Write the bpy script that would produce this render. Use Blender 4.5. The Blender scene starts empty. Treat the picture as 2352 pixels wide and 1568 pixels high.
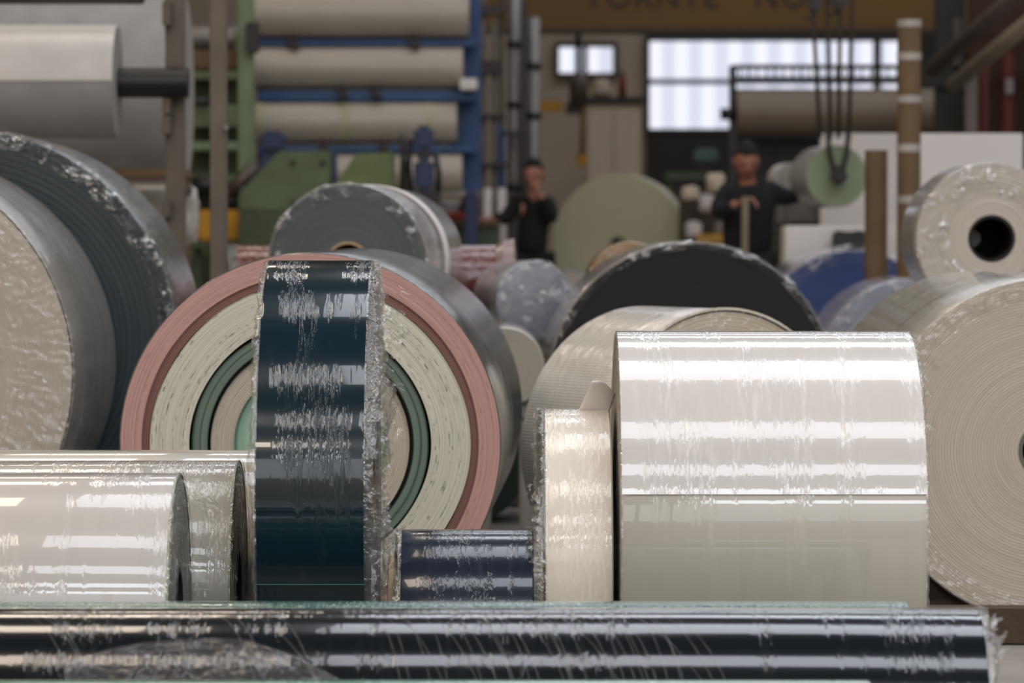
import bpy, bmesh, math, random
from mathutils import Vector, Matrix, noise as mnoise
random.seed(7)
PI = math.pi
scene = bpy.context.scene
COL = scene.collection

# ---------------------------------------------------------------- camera
FPX, CAMH = 8820.0, 1.2
PITCH = math.atan(264 / FPX)
cam_d = bpy.data.cameras.new('camera')
cam_d.lens = 135; cam_d.sensor_width = 36; cam_d.clip_end = 200
cam_d.dof.use_dof = True; cam_d.dof.focus_distance = 9.6; cam_d.dof.aperture_fstop = 4.7
cam = bpy.data.objects.new('camera', cam_d); COL.objects.link(cam)
cam.location = (0, 0, CAMH); cam.rotation_euler = (PI / 2 - PITCH, 0, 0)
scene.camera = cam

# ---------------------------------------------------------------- world, view
w = bpy.data.worlds.new('hall_air'); scene.world = w; w.use_nodes = True
w.node_tree.nodes['Background'].inputs[0].default_value = (0.80, 0.80, 0.82, 1)
w.node_tree.nodes['Background'].inputs[1].default_value = 2.6
vs = scene.view_settings
vs.view_transform = 'Standard'; vs.look = 'None'; vs.gamma = 1; vs.use_curve_mapping = False
vs.exposure = 0.12
cy = scene.cycles
cy.max_bounces = 7; cy.diffuse_bounces = 3; cy.glossy_bounces = 4; cy.transmission_bounces = 4
cy.transparent_max_bounces = 16; cy.sample_clamp_indirect = 4; cy.caustics_reflective = False; cy.caustics_refractive = False
cy.use_adaptive_sampling = True; cy.adaptive_threshold = 0.015; cy.use_denoising = True

# ---------------------------------------------------------------- lights: roof skylights (cool) and bay lamps (warm)
def area(name, loc, sx, sy, rad, col, rot=(0, 0, 0)):
    l = bpy.data.lights.new(name, 'AREA'); l.shape = 'RECTANGLE'; l.size = sx; l.size_y = sy
    l.energy = rad * sx * sy * PI; l.color = col          # rad = radiance
    o = bpy.data.objects.new(name, l); COL.objects.link(o); o.location = loc; o.rotation_euler = rot
    return o
CEIL = 9.0
COOL = (0.88, 0.92, 1.0); WARM = (1.0, 0.86, 0.70)
for yy, wd, k in ((-14.0, 2.4, 2.0), (-8.3, 2.4, 1.7), (-1.7, 2.4, 1.15), (4.6, 2.0, 1.0), (11.8, 3.0, .72), (18.3, 2.4, .6), (24.9, 2.4, .45), (31.5, 2.4, .45), (40.5, 2.4, .5)):  # farthest row added to brighten the hall's end; rows behind camera raised as fill
    area('skylight', (4.2, yy, CEIL - .08), 10.0, wd, 6.0 * k, COOL)
for yy, k in ((-8.3, 1.5), (-1.6, 1.1), (4.7, 1.0), (11.4, .8), (18.3, .7), (25, .5)):
    area('bay_lamp', (-2.55, yy, CEIL - .1), 1.9, 1.8, 10.0 * k, WARM)
    area('bay_lamp', (-7.4, yy, CEIL - .1), 1.9, 1.8, 10.0 * k, WARM)

# ---------------------------------------------------------------- helpers
def sc(r, g, b):
    f = lambda c: (c / 255 / 12.92) if c / 255 <= 0.04045 else ((c / 255 + 0.055) / 1.055) ** 2.4
    return (f(r), f(g), f(b), 1)

def P(px, py, d):
    a = (px - 1176) / FPX; b = -(py - 784) / FPX
    v = Vector((a, math.cos(PITCH) + b * math.sin(PITCH), -math.sin(PITCH) + b * math.cos(PITCH)))
    return Vector((0, 0, CAMH)) + v * (d / v.y)

class N:
    def __init__(s, name):
        s.m = bpy.data.materials.new(name); s.m.use_nodes = True
        s.t = s.m.node_tree; s.n = s.t.nodes; s.bsdf = s.n['Principled BSDF']; s.out = s.n['Material Output']
    def add(s, typ, ins=None, **kw):
        nd = s.n.new(typ)
        for k, v in kw.items(): setattr(nd, k, v)
        if ins:
            for k, v in ins.items(): s.put(nd.inputs[k], v)
        return nd
    def put(s, sock, v):
        if isinstance(v, bpy.types.NodeSocket): s.t.links.new(v, sock)
        else: sock.default_value = v
    def math(s, op, a, b=0.0, c=0.0):
        return s.add('ShaderNodeMath', {0: a, 1: b, 2: c}, operation=op).outputs[0]
    def mix(s, f, a, b):
        nd = s.add('ShaderNodeMix', data_type='RGBA'); s.put(nd.inputs[0], f); s.put(nd.inputs[6], a); s.put(nd.inputs[7], b)
        return nd.outputs[2]
    def noise(s, vec, scale=(1, 1, 1), rot=0.0, sc_=1.0, det=2.0, rough=.5, dist=0.0):
        mp = s.add('ShaderNodeMapping', {0: vec}); mp.inputs['Rotation'].default_value = (0, 0, rot); mp.inputs['Scale'].default_value = scale
        nd = s.add('ShaderNodeTexNoise', {'Vector': mp.outputs[0], 'Scale': sc_, 'Detail': det, 'Roughness': rough, 'Distortion': dist})
        return nd.outputs[0]
    def ramp(s, v, a, b):
        return s.add('ShaderNodeMapRange', {0: v, 1: a, 2: b, 3: 0.0, 4: 1.0}).outputs[0]
    def uv(s): return s.add('ShaderNodeTexCoord').outputs['UV']
    def obj(s): return s.add('ShaderNodeTexCoord').outputs['Object']

MATS = {}
def plain(name, col, rough=.6, metal=0.0, var=.12, scale=6.0, coat=0.0, bump=0.0):
    if name in MATS: return MATS[name]
    q = N(name); c = sc(*col); dk = tuple(x * (1 - 2 * var) for x in c[:3]) + (1,); lt = tuple(min(1, x * (1 + var)) for x in c[:3]) + (1,)
    f = q.noise(q.obj(), sc_=scale, det=3)
    q.put(q.bsdf.inputs['Base Color'], q.mix(q.ramp(f, .25, .75), dk, lt))
    q.put(q.bsdf.inputs['Roughness'], rough); q.put(q.bsdf.inputs['Metallic'], metal); q.put(q.bsdf.inputs['Coat Weight'], coat)
    if bump:
        b = q.add('ShaderNodeBump', {'Height': q.noise(q.obj(), sc_=scale * 8, det=4), 'Strength': bump, 'Distance': .01}); q.put(q.bsdf.inputs['Normal'], b.outputs[0])
    MATS[name] = q.m; return q.m

def wrap(name, col, rough=.3, amp=1.0, lo=14, hi=150, slant=.12, cover=.5, coat=1.0, crough=.035, haze=.0, rib=0.0, grime=0.0, big=0.0, spec=.25, ribamp=.0012, hazy_from=None):
    """belt surface under stretch film: clear coat broken by streaks that run round the roll"""
    q = N(name); uv = q.uv(); c = sc(*col)
    s1 = q.noise(uv, (lo, hi, 1), slant, 1, 3, .6, .3)
    s2 = q.noise(uv, (lo * 3.2, hi * 2.2, 1), slant * 2.2, 1, 2, .5)
    m = q.ramp(q.noise(uv, (1.6, 9, 1), slant, 1, 3, .6), .62 - .34 * cover, .72 - .3 * cover)
    if hazy_from is not None:
        hz = q.ramp(q.add('ShaderNodeSeparateXYZ', {0: uv}).outputs[1], hazy_from, hazy_from + .06)
        hz = q.math('MULTIPLY', hz, q.ramp(q.noise(uv, (4, 4.5, 1), slant, 1, 3, .6), .50, .58))
        m = q.math('MAXIMUM', m, q.math('MULTIPLY', hz, .7)); crough = q.math('ADD', crough, q.math('MULTIPLY', hz, .05))
    s1r = q.ramp(s1, .46, .72)
    h = q.math('MULTIPLY', q.math('ADD', q.math('MULTIPLY', s1r, 1.0), q.math('MULTIPLY', s2, .35)), m)
    if big: h = q.math('ADD', h, q.math('MULTIPLY', q.noise(uv, (9, 14, 1), slant, 1, 3, .55), big * 6))
    b = q.add('ShaderNodeBump', {'Height': h, 'Strength': 1.0, 'Distance': .0016 * amp})
    q.put(q.bsdf.inputs['Coat Normal'], b.outputs[0])
    b2 = q.add('ShaderNodeBump', {'Height': q.noise(uv, (2.5, 1.2, 1), 0, 1, 2), 'Strength': .5, 'Distance': .01})
    if rib:
        wv = q.math('SINE', q.math('MULTIPLY', q.add('ShaderNodeSeparateXYZ', {0: uv}).outputs[0], 2 * PI / rib))
        b2 = q.add('ShaderNodeBump', {'Height': wv, 'Strength': 1.0, 'Distance': ribamp, 'Normal': b2.outputs[0]})
    q.put(q.bsdf.inputs['Normal'], b2.outputs[0])
    lt = tuple(min(1, x * 1.12 + haze) for x in c[:3]) + (1,); dk = tuple(x * .9 for x in c[:3]) + (1,)
    colr = q.mix(q.math('MULTIPLY', s1r, m), q.mix(q.noise(uv, (1.5, 30, 1), 0, 1, 2), dk, c), lt)
    if grime:
        g = q.ramp(q.noise(uv, (60, 60, 1), 0, 1, 1), .80, .84)
        colr = q.mix(q.math('MULTIPLY', g, grime), colr, sc(60, 55, 50))
    q.put(q.bsdf.inputs['Base Color'], colr)
    q.put(q.bsdf.inputs['Roughness'], rough); q.put(q.bsdf.inputs['Coat Weight'], coat); q.put(q.bsdf.inputs['Coat Roughness'], crough)
    q.put(q.bsdf.inputs['Specular IOR Level'], spec)
    return q.m

def face(name, col, col2=None, pitch=0.0, r0=0.0, line=None, dash=0.0, rough=.55, coat=0.0, streak=260, dots=False, lw=.3):
    """end face of a wound belt: UV = (arc length, radius)"""
    q = N(name); uv = q.uv(); c = sc(*col); c2 = sc(*(col2 or tuple(int(x * .86) for x in col)))
    s = q.noise(uv, (1.1, streak, 1), 0, 1, 4, .65)
    colr = q.mix(q.ramp(s, .3, .7), c2, c)
    sep = q.add('ShaderNodeSeparateXYZ', {0: uv})
    if pitch:
        fr = q.math('FRACT', q.math('DIVIDE', q.math('SUBTRACT', sep.outputs[1], r0), pitch))
        tri = q.math('ABSOLUTE', q.math('SUBTRACT', fr, .5))
        ln = q.ramp(tri, .5 - lw, .5 - lw * .4)
        colr = q.mix(ln, colr, sc(*(line or (225, 218, 200))))
    if dots:
        d1 = q.math('SINE', q.math('MULTIPLY', sep.outputs[0], 2 * PI / .008)); d2 = q.math('SINE', q.math('MULTIPLY', sep.outputs[1], 2 * PI / .008))
        dd = q.ramp(q.math('MULTIPLY', d1, d2), .25, .6)
        colr = q.mix(q.math('MULTIPLY', dd, .55), colr, sc(130, 112, 88))
    if dash:
        a = q.ramp(q.noise(uv, (24, 300, 1), 0, 1, 1), .61, .66); bm_ = q.ramp(q.noise(uv, (.8, 42, 1), 0, 1, 1), .5, .56)
        colr = q.mix(q.math('MULTIPLY', q.math('MULTIPLY', a, bm_), dash), colr, sc(58, 55, 66))
    q.put(q.bsdf.inputs['Base Color'], colr); q.put(q.bsdf.inputs['Roughness'], rough)
    b = q.add('ShaderNodeBump', {'Height': s, 'Strength': .5, 'Distance': .0012}); q.put(q.bsdf.inputs['Normal'], b.outputs[0])
    q.put(q.bsdf.inputs['Coat Weight'], coat); q.put(q.bsdf.inputs['Coat Roughness'], .08)
    return q.m

def film_mat(name, haze=.10, gl=.22, rough=.07, crumple=90, amp=.0022, tint=(235, 233, 228), patchy=False):
    """thin clear stretch film"""
    q = N(name); ob = q.obj()
    n1 = q.noise(ob, (1, 1, 1), 0, crumple, 3, .55, .6); n2 = q.noise(ob, (1, 1, 1), 0, crumple * .3, 2, .5, 1.0)
    b = q.add('ShaderNodeBump', {'Height': q.math('ADD', n1, q.math('MULTIPLY', n2, 2.2)), 'Strength': 1.0, 'Distance': amp})
    gloss = q.add('ShaderNodeBsdfAnisotropic', {'Color': (1, 1, 1, 1), 'Roughness': rough, 'Normal': b.outputs[0]})
    dif = q.add('ShaderNodeBsdfDiffuse', {'Color': sc(*tint), 'Normal': b.outputs[0]})
    tr = q.add('ShaderNodeBsdfTransparent', {'Color': (.975, .975, .97, 1)})
    fz = q.add('ShaderNodeLayerWeight', {'Blend': .35, 'Normal': b.outputs[0]}).outputs['Facing']
    fac = q.math('ADD', gl * .35, q.math('MULTIPLY', q.math('POWER', fz, 3.0), gl * 1.2))
    if patchy: fac = q.math('MULTIPLY', fac, q.math('ADD', .12, q.ramp(q.noise(ob, (1, 1, 1), 0, 14, 2, .6), .52, .62)))
    m1 = q.add('ShaderNodeMixShader', {0: haze, 1: tr.outputs[0], 2: dif.outputs[0]})
    m2 = q.add('ShaderNodeMixShader', {0: fac, 1: m1.outputs[0], 2: gloss.outputs[0]})
    q.t.links.new(m2.outputs[0], q.out.inputs[0])
    return q.m

def emit(name, col, k):
    q = N(name); e = q.add('ShaderNodeEmission', {'Color': sc(*col), 'Strength': k}); q.t.links.new(e.outputs[0], q.out.inputs[0]); return q.m

def link(name, me, mat, parent=None, loc=(0, 0, 0), rot=(0, 0, 0)):
    o = bpy.data.objects.new(name, me); COL.objects.link(o)
    if mat is not None:
        for m in (mat if isinstance(mat, (list, tuple)) else [mat]): me.materials.append(m)
    if parent is not None: o.parent = parent
    o.location = loc; o.rotation_euler = rot
    return o

def tag(o, label, cat, group=None):
    o['label'] = label; o['category'] = cat
    if group: o['group'] = group
    return o

def thing(name, label, cat, loc, yaw=0.0, group=None):
    o = bpy.data.objects.new(name, None); COL.objects.link(o); o.empty_display_size = .1
    o.location = loc; o.rotation_euler = (0, 0, yaw)
    return tag(o, label, cat, group)

def lathe(name, prof, mat, parent, z=0.0, seg=160, a0=-PI / 2, a1=3 * PI / 2, wob=None, vr=False, smooth=True, R=None, x=0.0):
    """prof: (radius, y) round the local Y axis; UV in metres"""
    vs_, fs, uvs = [], [], []
    full = abs((a1 - a0) - 2 * PI) < 1e-6
    n = seg if full else seg + 1
    R = R or max(p[0] for p in prof)
    cum = [0.0]
    for i in range(1, len(prof)): cum.append(cum[-1] + math.dist(prof[i], prof[i - 1]))
    for i, (r, y) in enumerate(prof):
        for j in range(n):
            t = a0 + (a1 - a0) * j / seg
            rr, yy = (wob(r, y, t) if wob else (r, y))
            vs_.append((rr * math.cos(t), yy, rr * math.sin(t)))
    for i in range(len(prof) - 1):
        for j in range(seg):
            k = (j + 1) % n
            fs.append((i * n + j, i * n + k, (i + 1) * n + k, (i + 1) * n + j))
            for ii, jj in ((i, j), (i, j + 1), (i + 1, j + 1), (i + 1, j)):
                uvs.append(((a0 + (a1 - a0) * jj / seg) * R, prof[ii][0] if vr else cum[ii]))
    me = bpy.data.meshes.new(name); me.from_pydata(vs_, [], fs)
    ul = me.uv_layers.new(name='UVMap')
    ul.data.foreach_set('uv', [c for u in uvs for c in u])
    if smooth: me.polygons.foreach_set('use_smooth', [True] * len(fs))
    me.update()
    if smooth: me.set_sharp_from_angle(angle=math.radians(28))
    return link(name, me, mat, parent, (x, 0, z))

def ridges(r0, r1, pitch, depth, y0=0.0, jit=.25):
    n = max(1, round((r1 - r0) / pitch)); p = (r1 - r0) / n; out = []
    rnd = random.Random(int(r1 * 9999))
    for i in range(n):
        r = r0 + i * p; e = y0 + (rnd.random() - .5) * depth * 2 * jit
        out += [(r, y0 + depth), (r + .14 * p, e), (r + .86 * p, e)]
    out.append((r1, y0 + depth))
    return out, p

def membrane(name, R, rin, ext, parent, z, mat, amp=.008, seg=260, rows=16, inside=.004, seed=0, spike=1.0, lift=.004, yb=0.0, dish=.75):
    """crumpled stretch film that bulges past the end of a roll (end at y=0, outward = -y)"""
    vs_, fs = [], []
    off = Vector((seed * 7.3, seed * 3.1, 0))
    for i in range(rows + 1):
        f = i / rows
        for j in range(seg):
            t = 2 * PI * j / seg
            e = ext(t)
            if f < .2:
                g = f / .2; r = R + lift; y = inside * (1 - g) - e * .35 * g
            else:
                g = (f - .2) / .8; r = R + lift - (R - rin) * g ** 1.2; y = -e * (.35 + .65 * math.sin(min(1, g * 1.6) * PI / 2)) * (1 - dish * g * g)
            c = Vector((math.cos(t), math.sin(t), 0)) * 9 * R / .4
            ripple = mnoise.noise(Vector((c.x, c.y, f * 2)) + off) * .8 + mnoise.noise(Vector((c.x * 3.1, c.y * 3.1, f * 6)) + off) * .7 + mnoise.noise(Vector((c.x * 8, c.y * 8, f * 14)) + off) * .35
            k = amp * min(1, f * 5) * (1.0 if f < .75 else (1 - f) * 4)
            y -= abs(ripple) * k * 2.2 * spike; r += ripple * k * (.25 if f < .25 else 1.0)
            r = max(r, R + .0015) if f < .2 else r
            y = min(y, -.002 * (f > .22)) if f > .2 else y
            vs_.append((r * math.cos(t), y + yb, r * math.sin(t)))
    for i in range(rows):
        for j in range(seg):
            k = (j + 1) % seg
            fs.append((i * seg + j, i * seg + k, (i + 1) * seg + k, (i + 1) * seg + j))
    me = bpy.data.meshes.new(name); me.from_pydata(vs_, [], fs)
    return link(name, me, mat, parent, (0, 0, z))

def shreds(name, R, n, parent, z, mat, trange, ext=(.01, .06), seed=1, size=(.015, .05)):
    """torn slivers of film that stick out past the end edge, one crumpled mass"""
    rnd = random.Random(seed); vs_, fs = [], []
    for _ in range(n):
        t = rnd.uniform(*trange); r = R * rnd.uniform(.8, 1.0); e = rnd.uniform(*ext); L = rnd.uniform(*size); wd = L * rnd.uniform(.12, .4)
        base = Vector((r * math.cos(t), -e, r * math.sin(t)))
        d = Vector((rnd.uniform(-1, 1), rnd.uniform(-1, .1), rnd.uniform(-1, 1))).normalized(); s = d.cross(Vector((rnd.uniform(-1, 1), rnd.uniform(-1, 1), rnd.uniform(-1, 1)))).normalized()
        nn = d.cross(s)
        k0 = len(vs_)
        for q in range(5):
            f = q / 4; p = base + d * (L * (f - .3)) + nn * (L * .3 * math.sin(f * 3 + rnd.uniform(-.5, .5))); ww = wd * (1 - f * .85)
            vs_ += [tuple(p - s * ww), tuple(p + nn * ww * .5), tuple(p + s * ww)]
        for q in range(4):
            a = k0 + q * 3
            fs += [(a, a + 1, a + 4, a + 3), (a + 1, a + 2, a + 5, a + 4)]
    me = bpy.data.meshes.new(name); me.from_pydata(vs_, [], fs)
    o = link(name, me, mat, parent, (0, 0, z)); o['kind'] = 'stuff'; return o

def roll(name, label, x, y, R, W, yaw, side, bands, core_r=.06, core_mat=None, base=0.0, group=None, hole=True, seg=160, wob=None, cat='roll', core_out=0.0):
    """a wound roll lying on its side; local axis +Y, near end at y=0"""
    t = thing(name, label, cat, (x, y, base), yaw, group)
    e = .0035
    lathe('outer_layer', [(R - e, 0), (R - e * .3, e * .3), (R, e), (R, W * .33), (R, W * .66), (R, W - e), (R - e, W)], side, t, R, seg, wob=wob)
    for bi, b in enumerate(bands):
        r0, r1, mat, pitch, depth = b[:5]; yo = b[5] if len(b) > 5 else 0.0
        nm = b[6] if len(b) > 6 else 'wound_layers'
        pr, _ = ridges(r0, r1, pitch, depth, yo)
        if yo > 0.001: pr = pr + [(r1, 0)]
        wb = b[7] if len(b) > 7 else None
        lathe(nm, pr, mat, t, R, seg, vr=True, smooth=False, wob=wb)
    # far face
    lathe('far_face', [(R - e, W), (R * .6, W + .001), (core_r, W)], bands[0][2], t, R, 96, vr=True)
    if core_mat is not None:
        th = max(.006, core_r * .12)
        lathe('core_tube', [(core_r, W), (core_r, -core_out), (core_r - th, -core_out), (core_r - th, W)], core_mat, t, R, 64)
        if not hole:
            lathe('core_shade_disc', [(core_r - th, W * .7), (core_r * .4, W * .68), (.0005, W * .68)], core_mat, t, R, 48)  # dark disc added deep inside so the core hole looks shaded
    return t

def solid(name, vs_, fs, mat, parent=None, smooth=False, bevel=0.0, loc=(0, 0, 0), rot=(0, 0, 0)):
    me = bpy.data.meshes.new(name); me.from_pydata([tuple(v) for v in vs_], [], fs)
    bm = bmesh.new(); bm.from_mesh(me); bmesh.ops.recalc_face_normals(bm, faces=bm.faces)
    if bevel: bmesh.ops.bevel(bm, geom=list(bm.edges), offset=bevel, segments=2, affect='EDGES', clamp_overlap=True)
    bm.to_mesh(me); bm.free()
    if smooth: me.polygons.foreach_set('use_smooth', [True] * len(me.polygons))
    return link(name, me, mat, parent, loc, rot)

BF = [(0, 1, 3, 2), (4, 6, 7, 5), (0, 4, 5, 1), (2, 3, 7, 6), (0, 2, 6, 4), (1, 5, 7, 3)]
def box(name, a, b, mat, parent=None, bevel=.008, rel=True):
    """box between world corners a and b; placed relative to its parent's origin"""
    o = parent.location if (parent is not None and rel) else Vector((0, 0, 0))
    x0, x1 = sorted((a[0], b[0])); y0, y1 = sorted((a[1], b[1])); z0, z1 = sorted((a[2], b[2]))
    c = Vector(((x0 + x1) / 2, (y0 + y1) / 2, (z0 + z1) / 2))
    vs_ = [Vector((x, y, z)) - c for x in (x0, x1) for y in (y0, y1) for z in (z0, z1)]
    bevel = min(bevel, .3 * min(x1 - x0, y1 - y0, z1 - z0))
    return solid(name, vs_, BF, mat, parent, bevel=bevel, loc=c - o)

def pbox(name, px0, py0, px1, py1, d, depth, mat, parent=None, bevel=.008):
    a = P(px0, py0, d); b = P(px1, py1, d)
    return box(name, (a.x, d, a.z), (b.x, d + depth, b.z), mat, parent, bevel)

def tube(name, pts, r, mat, parent=None, seg=16, rel=True, caps=True, rr=None):
    o = parent.location if (parent is not None and rel) else Vector((0, 0, 0))
    pts = [Vector(p) for p in pts]; c0 = sum(pts, Vector()) / len(pts)
    vs_, fs = [], []
    for i, p in enumerate(pts):
        d = (pts[min(i + 1, len(pts) - 1)] - pts[max(i - 1, 0)]).normalized()
        up = Vector((0, 0, 1)) if abs(d.z) < .9 else Vector((0, 1, 0))
        s = d.cross(up).normalized(); u = s.cross(d); ra = rr[i] if rr else r
        for j in range(seg):
            t = 2 * PI * j / seg; vs_.append(p - c0 + (s * math.cos(t) + u * math.sin(t)) * ra)
    for i in range(len(pts) - 1):
        for j in range(seg):
            k = (j + 1) % seg; fs.append((i * seg + j, i * seg + k, (i + 1) * seg + k, (i + 1) * seg + j))
    if caps: fs += [tuple(range(seg))[::-1], tuple(range((len(pts) - 1) * seg, len(pts) * seg))]
    ob = solid(name, vs_, fs, mat, parent, loc=c0 - o)
    for p in ob.data.polygons: p.use_smooth = len(p.vertices) == 4
    return ob

def prism(name, poly, d, depth, mat, parent=None, bevel=.01):
    """poly in pixels at distance d, extruded away from the camera"""
    o = parent.location if parent is not None else Vector((0, 0, 0))
    n = len(poly); pts = [P(x, y, d) for x, y in poly]; c = sum(pts, Vector()) / n
    vs_ = [p - c for p in pts] + [p - c + Vector((0, depth, 0)) for p in pts]
    fs = [tuple(range(n)), tuple(range(2 * n - 1, n - 1, -1))] + [(i, (i + 1) % n, (i + 1) % n + n, i + n) for i in range(n)]
    return solid(name, vs_, fs, mat, parent, bevel=bevel, loc=c - o)

def gx(px, d): return P(px, 520, d).x
def gz(py, d): return P(1176, py, d).z
def struct(o): o['kind'] = 'structure'; return o

# ---------------------------------------------------------------- materials
M_FILM = film_mat('stretch_film', .045, .26, .06, 60, .006)
M_FILM2 = film_mat('loose_film', .03, .20, .08, 28, .014)
M_GLINT = film_mat('glinting_film', .01, .75, .02, 30, .014, patchy=True)
M_HAZE = film_mat('hazy_film', .055, .07, .2, 12, .01, (190, 180, 185))
M_CARD = plain('kraft_cardboard', (108, 86, 60), .8)
M_CARD2 = plain('pale_cardboard', (172, 150, 118), .8)
M_STEEL = plain('worn_steel', (96, 88, 80), .45, .6)
M_DARKST = plain('dark_steel', (44, 40, 38), .4, .4)
M_BLACK = plain('black_rubber', (22, 21, 21), .45)
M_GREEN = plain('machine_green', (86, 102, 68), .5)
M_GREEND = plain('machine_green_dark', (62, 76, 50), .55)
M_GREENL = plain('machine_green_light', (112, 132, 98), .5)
M_BLUE = plain('frame_blue', (36, 72, 118), .5)
M_BLUED = plain('machine_blue', (34, 48, 84), .5)
M_ALU = plain('aluminium_profile', (128, 124, 122), .4, .3)
M_YEL = plain('yellow_paint', (196, 140, 10), .5)
M_WOOD = plain('dark_timber', (74, 62, 48), .85, bump=.6, scale=4)
M_WHITEB = plain('white_board', (214, 208, 203), .6, var=.015, scale=1)

# ---------------------------------------------------------------- room shell
q = N('concrete_floor'); ob = q.obj()
c = q.mix(q.ramp(q.noise(ob, sc_=1.3, det=5, rough=.6), .3, .7), sc(120, 114, 106), sc(158, 152, 145))
c = q.mix(q.math('MULTIPLY', q.ramp(q.noise(ob, sc_=90, det=2), .6, .8), .35), c, sc(95, 90, 84))
q.put(q.bsdf.inputs['Base Color'], c); q.put(q.bsdf.inputs['Roughness'], .5)
b = q.add('ShaderNodeBump', {'Height': q.noise(ob, sc_=40, det=4), 'Strength': .3, 'Distance': .004}); q.put(q.bsdf.inputs['Normal'], b.outputs[0])
M_FLOOR = q.m
struct(box('floor', (-12, -16, -.2), (12, 48, 0), M_FLOOR, bevel=0))
struct(box('ceiling', (-12, -16, CEIL), (12, 48.4, CEIL + .2), plain('roof_sheet', (120, 116, 110), .8), bevel=0))
M_WALL = plain('plaster_wall', (186, 170, 150), .85, scale=1.0, var=.06)
struct(box('wall_left', (-12.2, -16, 0), (-12, 48, CEIL), M_WALL, bevel=0))
struct(box('wall_right', (12, -16, 0), (12.2, 48, CEIL), M_WALL, bevel=0))
vf, ff = [], []
for (xa, xb, za, zb) in [(-12, 12, 0, 4.6)] + [(x - .25, x + .25, 4.6, CEIL) for x in (-11.75, -8, -4, 0, 4, 8, 11.75)]:
    k0 = len(vf); vf += [Vector((x, y, z)) for x in (xa, xb) for y in (-16.2, -16.0) for z in (za, zb)]
    ff += [(0 + k0, 1 + k0, 3 + k0, 2 + k0), (4 + k0, 6 + k0, 7 + k0, 5 + k0), (k0, 4 + k0, 5 + k0, 1 + k0), (2 + k0, 3 + k0, 7 + k0, 6 + k0), (k0, 2 + k0, 6 + k0, 4 + k0), (1 + k0, 5 + k0, 7 + k0, 3 + k0)]
struct(solid('wall_light_screen', vf, ff, M_WALL))  # unseen wall added behind camera; opening and posts shape reflections and fill
# far wall with two openings
DW = 48.0
def wall_pieces(name, xs, zs, holes, y, th, mat):
    vs_, fs = [], []
    xs = sorted(set(xs)); zs = sorted(set(zs))
    for i in range(len(xs) - 1):
        for j in range(len(zs) - 1):
            mx, mz = (xs[i] + xs[i + 1]) / 2, (zs[j] + zs[j + 1]) / 2
            if any(h[0] < mx < h[1] and h[2] < mz < h[3] for h in holes): continue
            k = len(vs_)
            vs_ += [Vector((x, yy, z)) for x in (xs[i], xs[i + 1]) for yy in (y, y + th) for z in (zs[j], zs[j + 1])]
            fs += [tuple(v + k for v in f) for f in BF]
    return solid(name, vs_, fs, mat)
W1 = (gx(1491, DW), gx(2068, DW), gz(296, DW), gz(94, DW))
W2 = (gx(1284, DW), gx(1408, DW), gz(168, DW), gz(108, DW))
struct(wall_pieces('wall_back', [-12, 12, W1[0], W1[1], W2[0], W2[1]], [0, CEIL, W1[2], W1[3], W2[2], W2[3]], [W1, W2], DW, .3, M_WALL))
M_DARKP = plain('dark_cladding', (50, 46, 41), .7)
dk = wall_pieces('trim_1', [gx(1484, DW), gx(2330, DW), W1[0], W1[1]], [0, gz(66, DW), W1[2], W1[3]], [W1], DW - .12, .1, M_DARKP); struct(dk)
M_PANE = emit('translucent_sheet', (238, 240, 252), 1.0)
M_PANE2 = emit('translucent_rib', (220, 224, 240), .93)
M_WFR = plain('window_frame', (58, 56, 54), .6)
def window(name, Wn, n, bars):
    t = bpy.data.objects.new(name, None); COL.objects.link(t); t.location = (Wn[0], DW, Wn[2]); struct(t)
    step = (Wn[1] - Wn[0]) / n
    for i in range(n):      # corrugated translucent sheets, one bulging strip each
        x0 = Wn[0] + i * step; vs_, fs = [], []
        for j in range(7):
            f = j / 6; x = x0 + step * f; yb = DW + .16 - .05 * math.sin(f * PI)
            vs_ += [Vector((x, yb, Wn[2])), Vector((x, yb, Wn[3]))]
        fs = [(2 * j, 2 * j + 1, 2 * j + 3, 2 * j + 2) for j in range(6)]
        solid('pane', vs_, fs, M_PANE if i % 2 == 0 else M_PANE2, t, loc=-t.location)
    for z in bars: box('glazing_bar', (Wn[0], DW + .07, z - .035), (Wn[1], DW + .1, z + .035), plain('glazing_bar', (150, 155, 172), .5), t)
    for a, b2 in (((Wn[0] - .05, Wn[2] - .06), (Wn[1] + .05, Wn[2])), ((Wn[0] - .05, Wn[3]), (Wn[1] + .05, Wn[3] + .06)), ((Wn[0] - .06, Wn[2]), (Wn[0], Wn[3])), ((Wn[1], Wn[2]), (Wn[1] + .06, Wn[3]))):
        box('frame', (a[0], DW - .16, a[1]), (b2[0], DW + .05, b2[1]), M_WFR, t)
    return t
window('window_1', W1, 19, [gz(187, DW)])
w2 = window('window_2', W2, 4, [])
box('mullion', (gx(1338, DW), DW - .05, W2[2]), (gx(1350, DW), DW + .1, W2[3]), M_WFR, w2)
box('glazing_bar', (gx(1500, DW) + 2.75, DW + .05, W1[2]), (gx(1500, DW) + 2.85, DW + .1, W1[3]), M_WFR, bpy.data.objects['window_1'])

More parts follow.
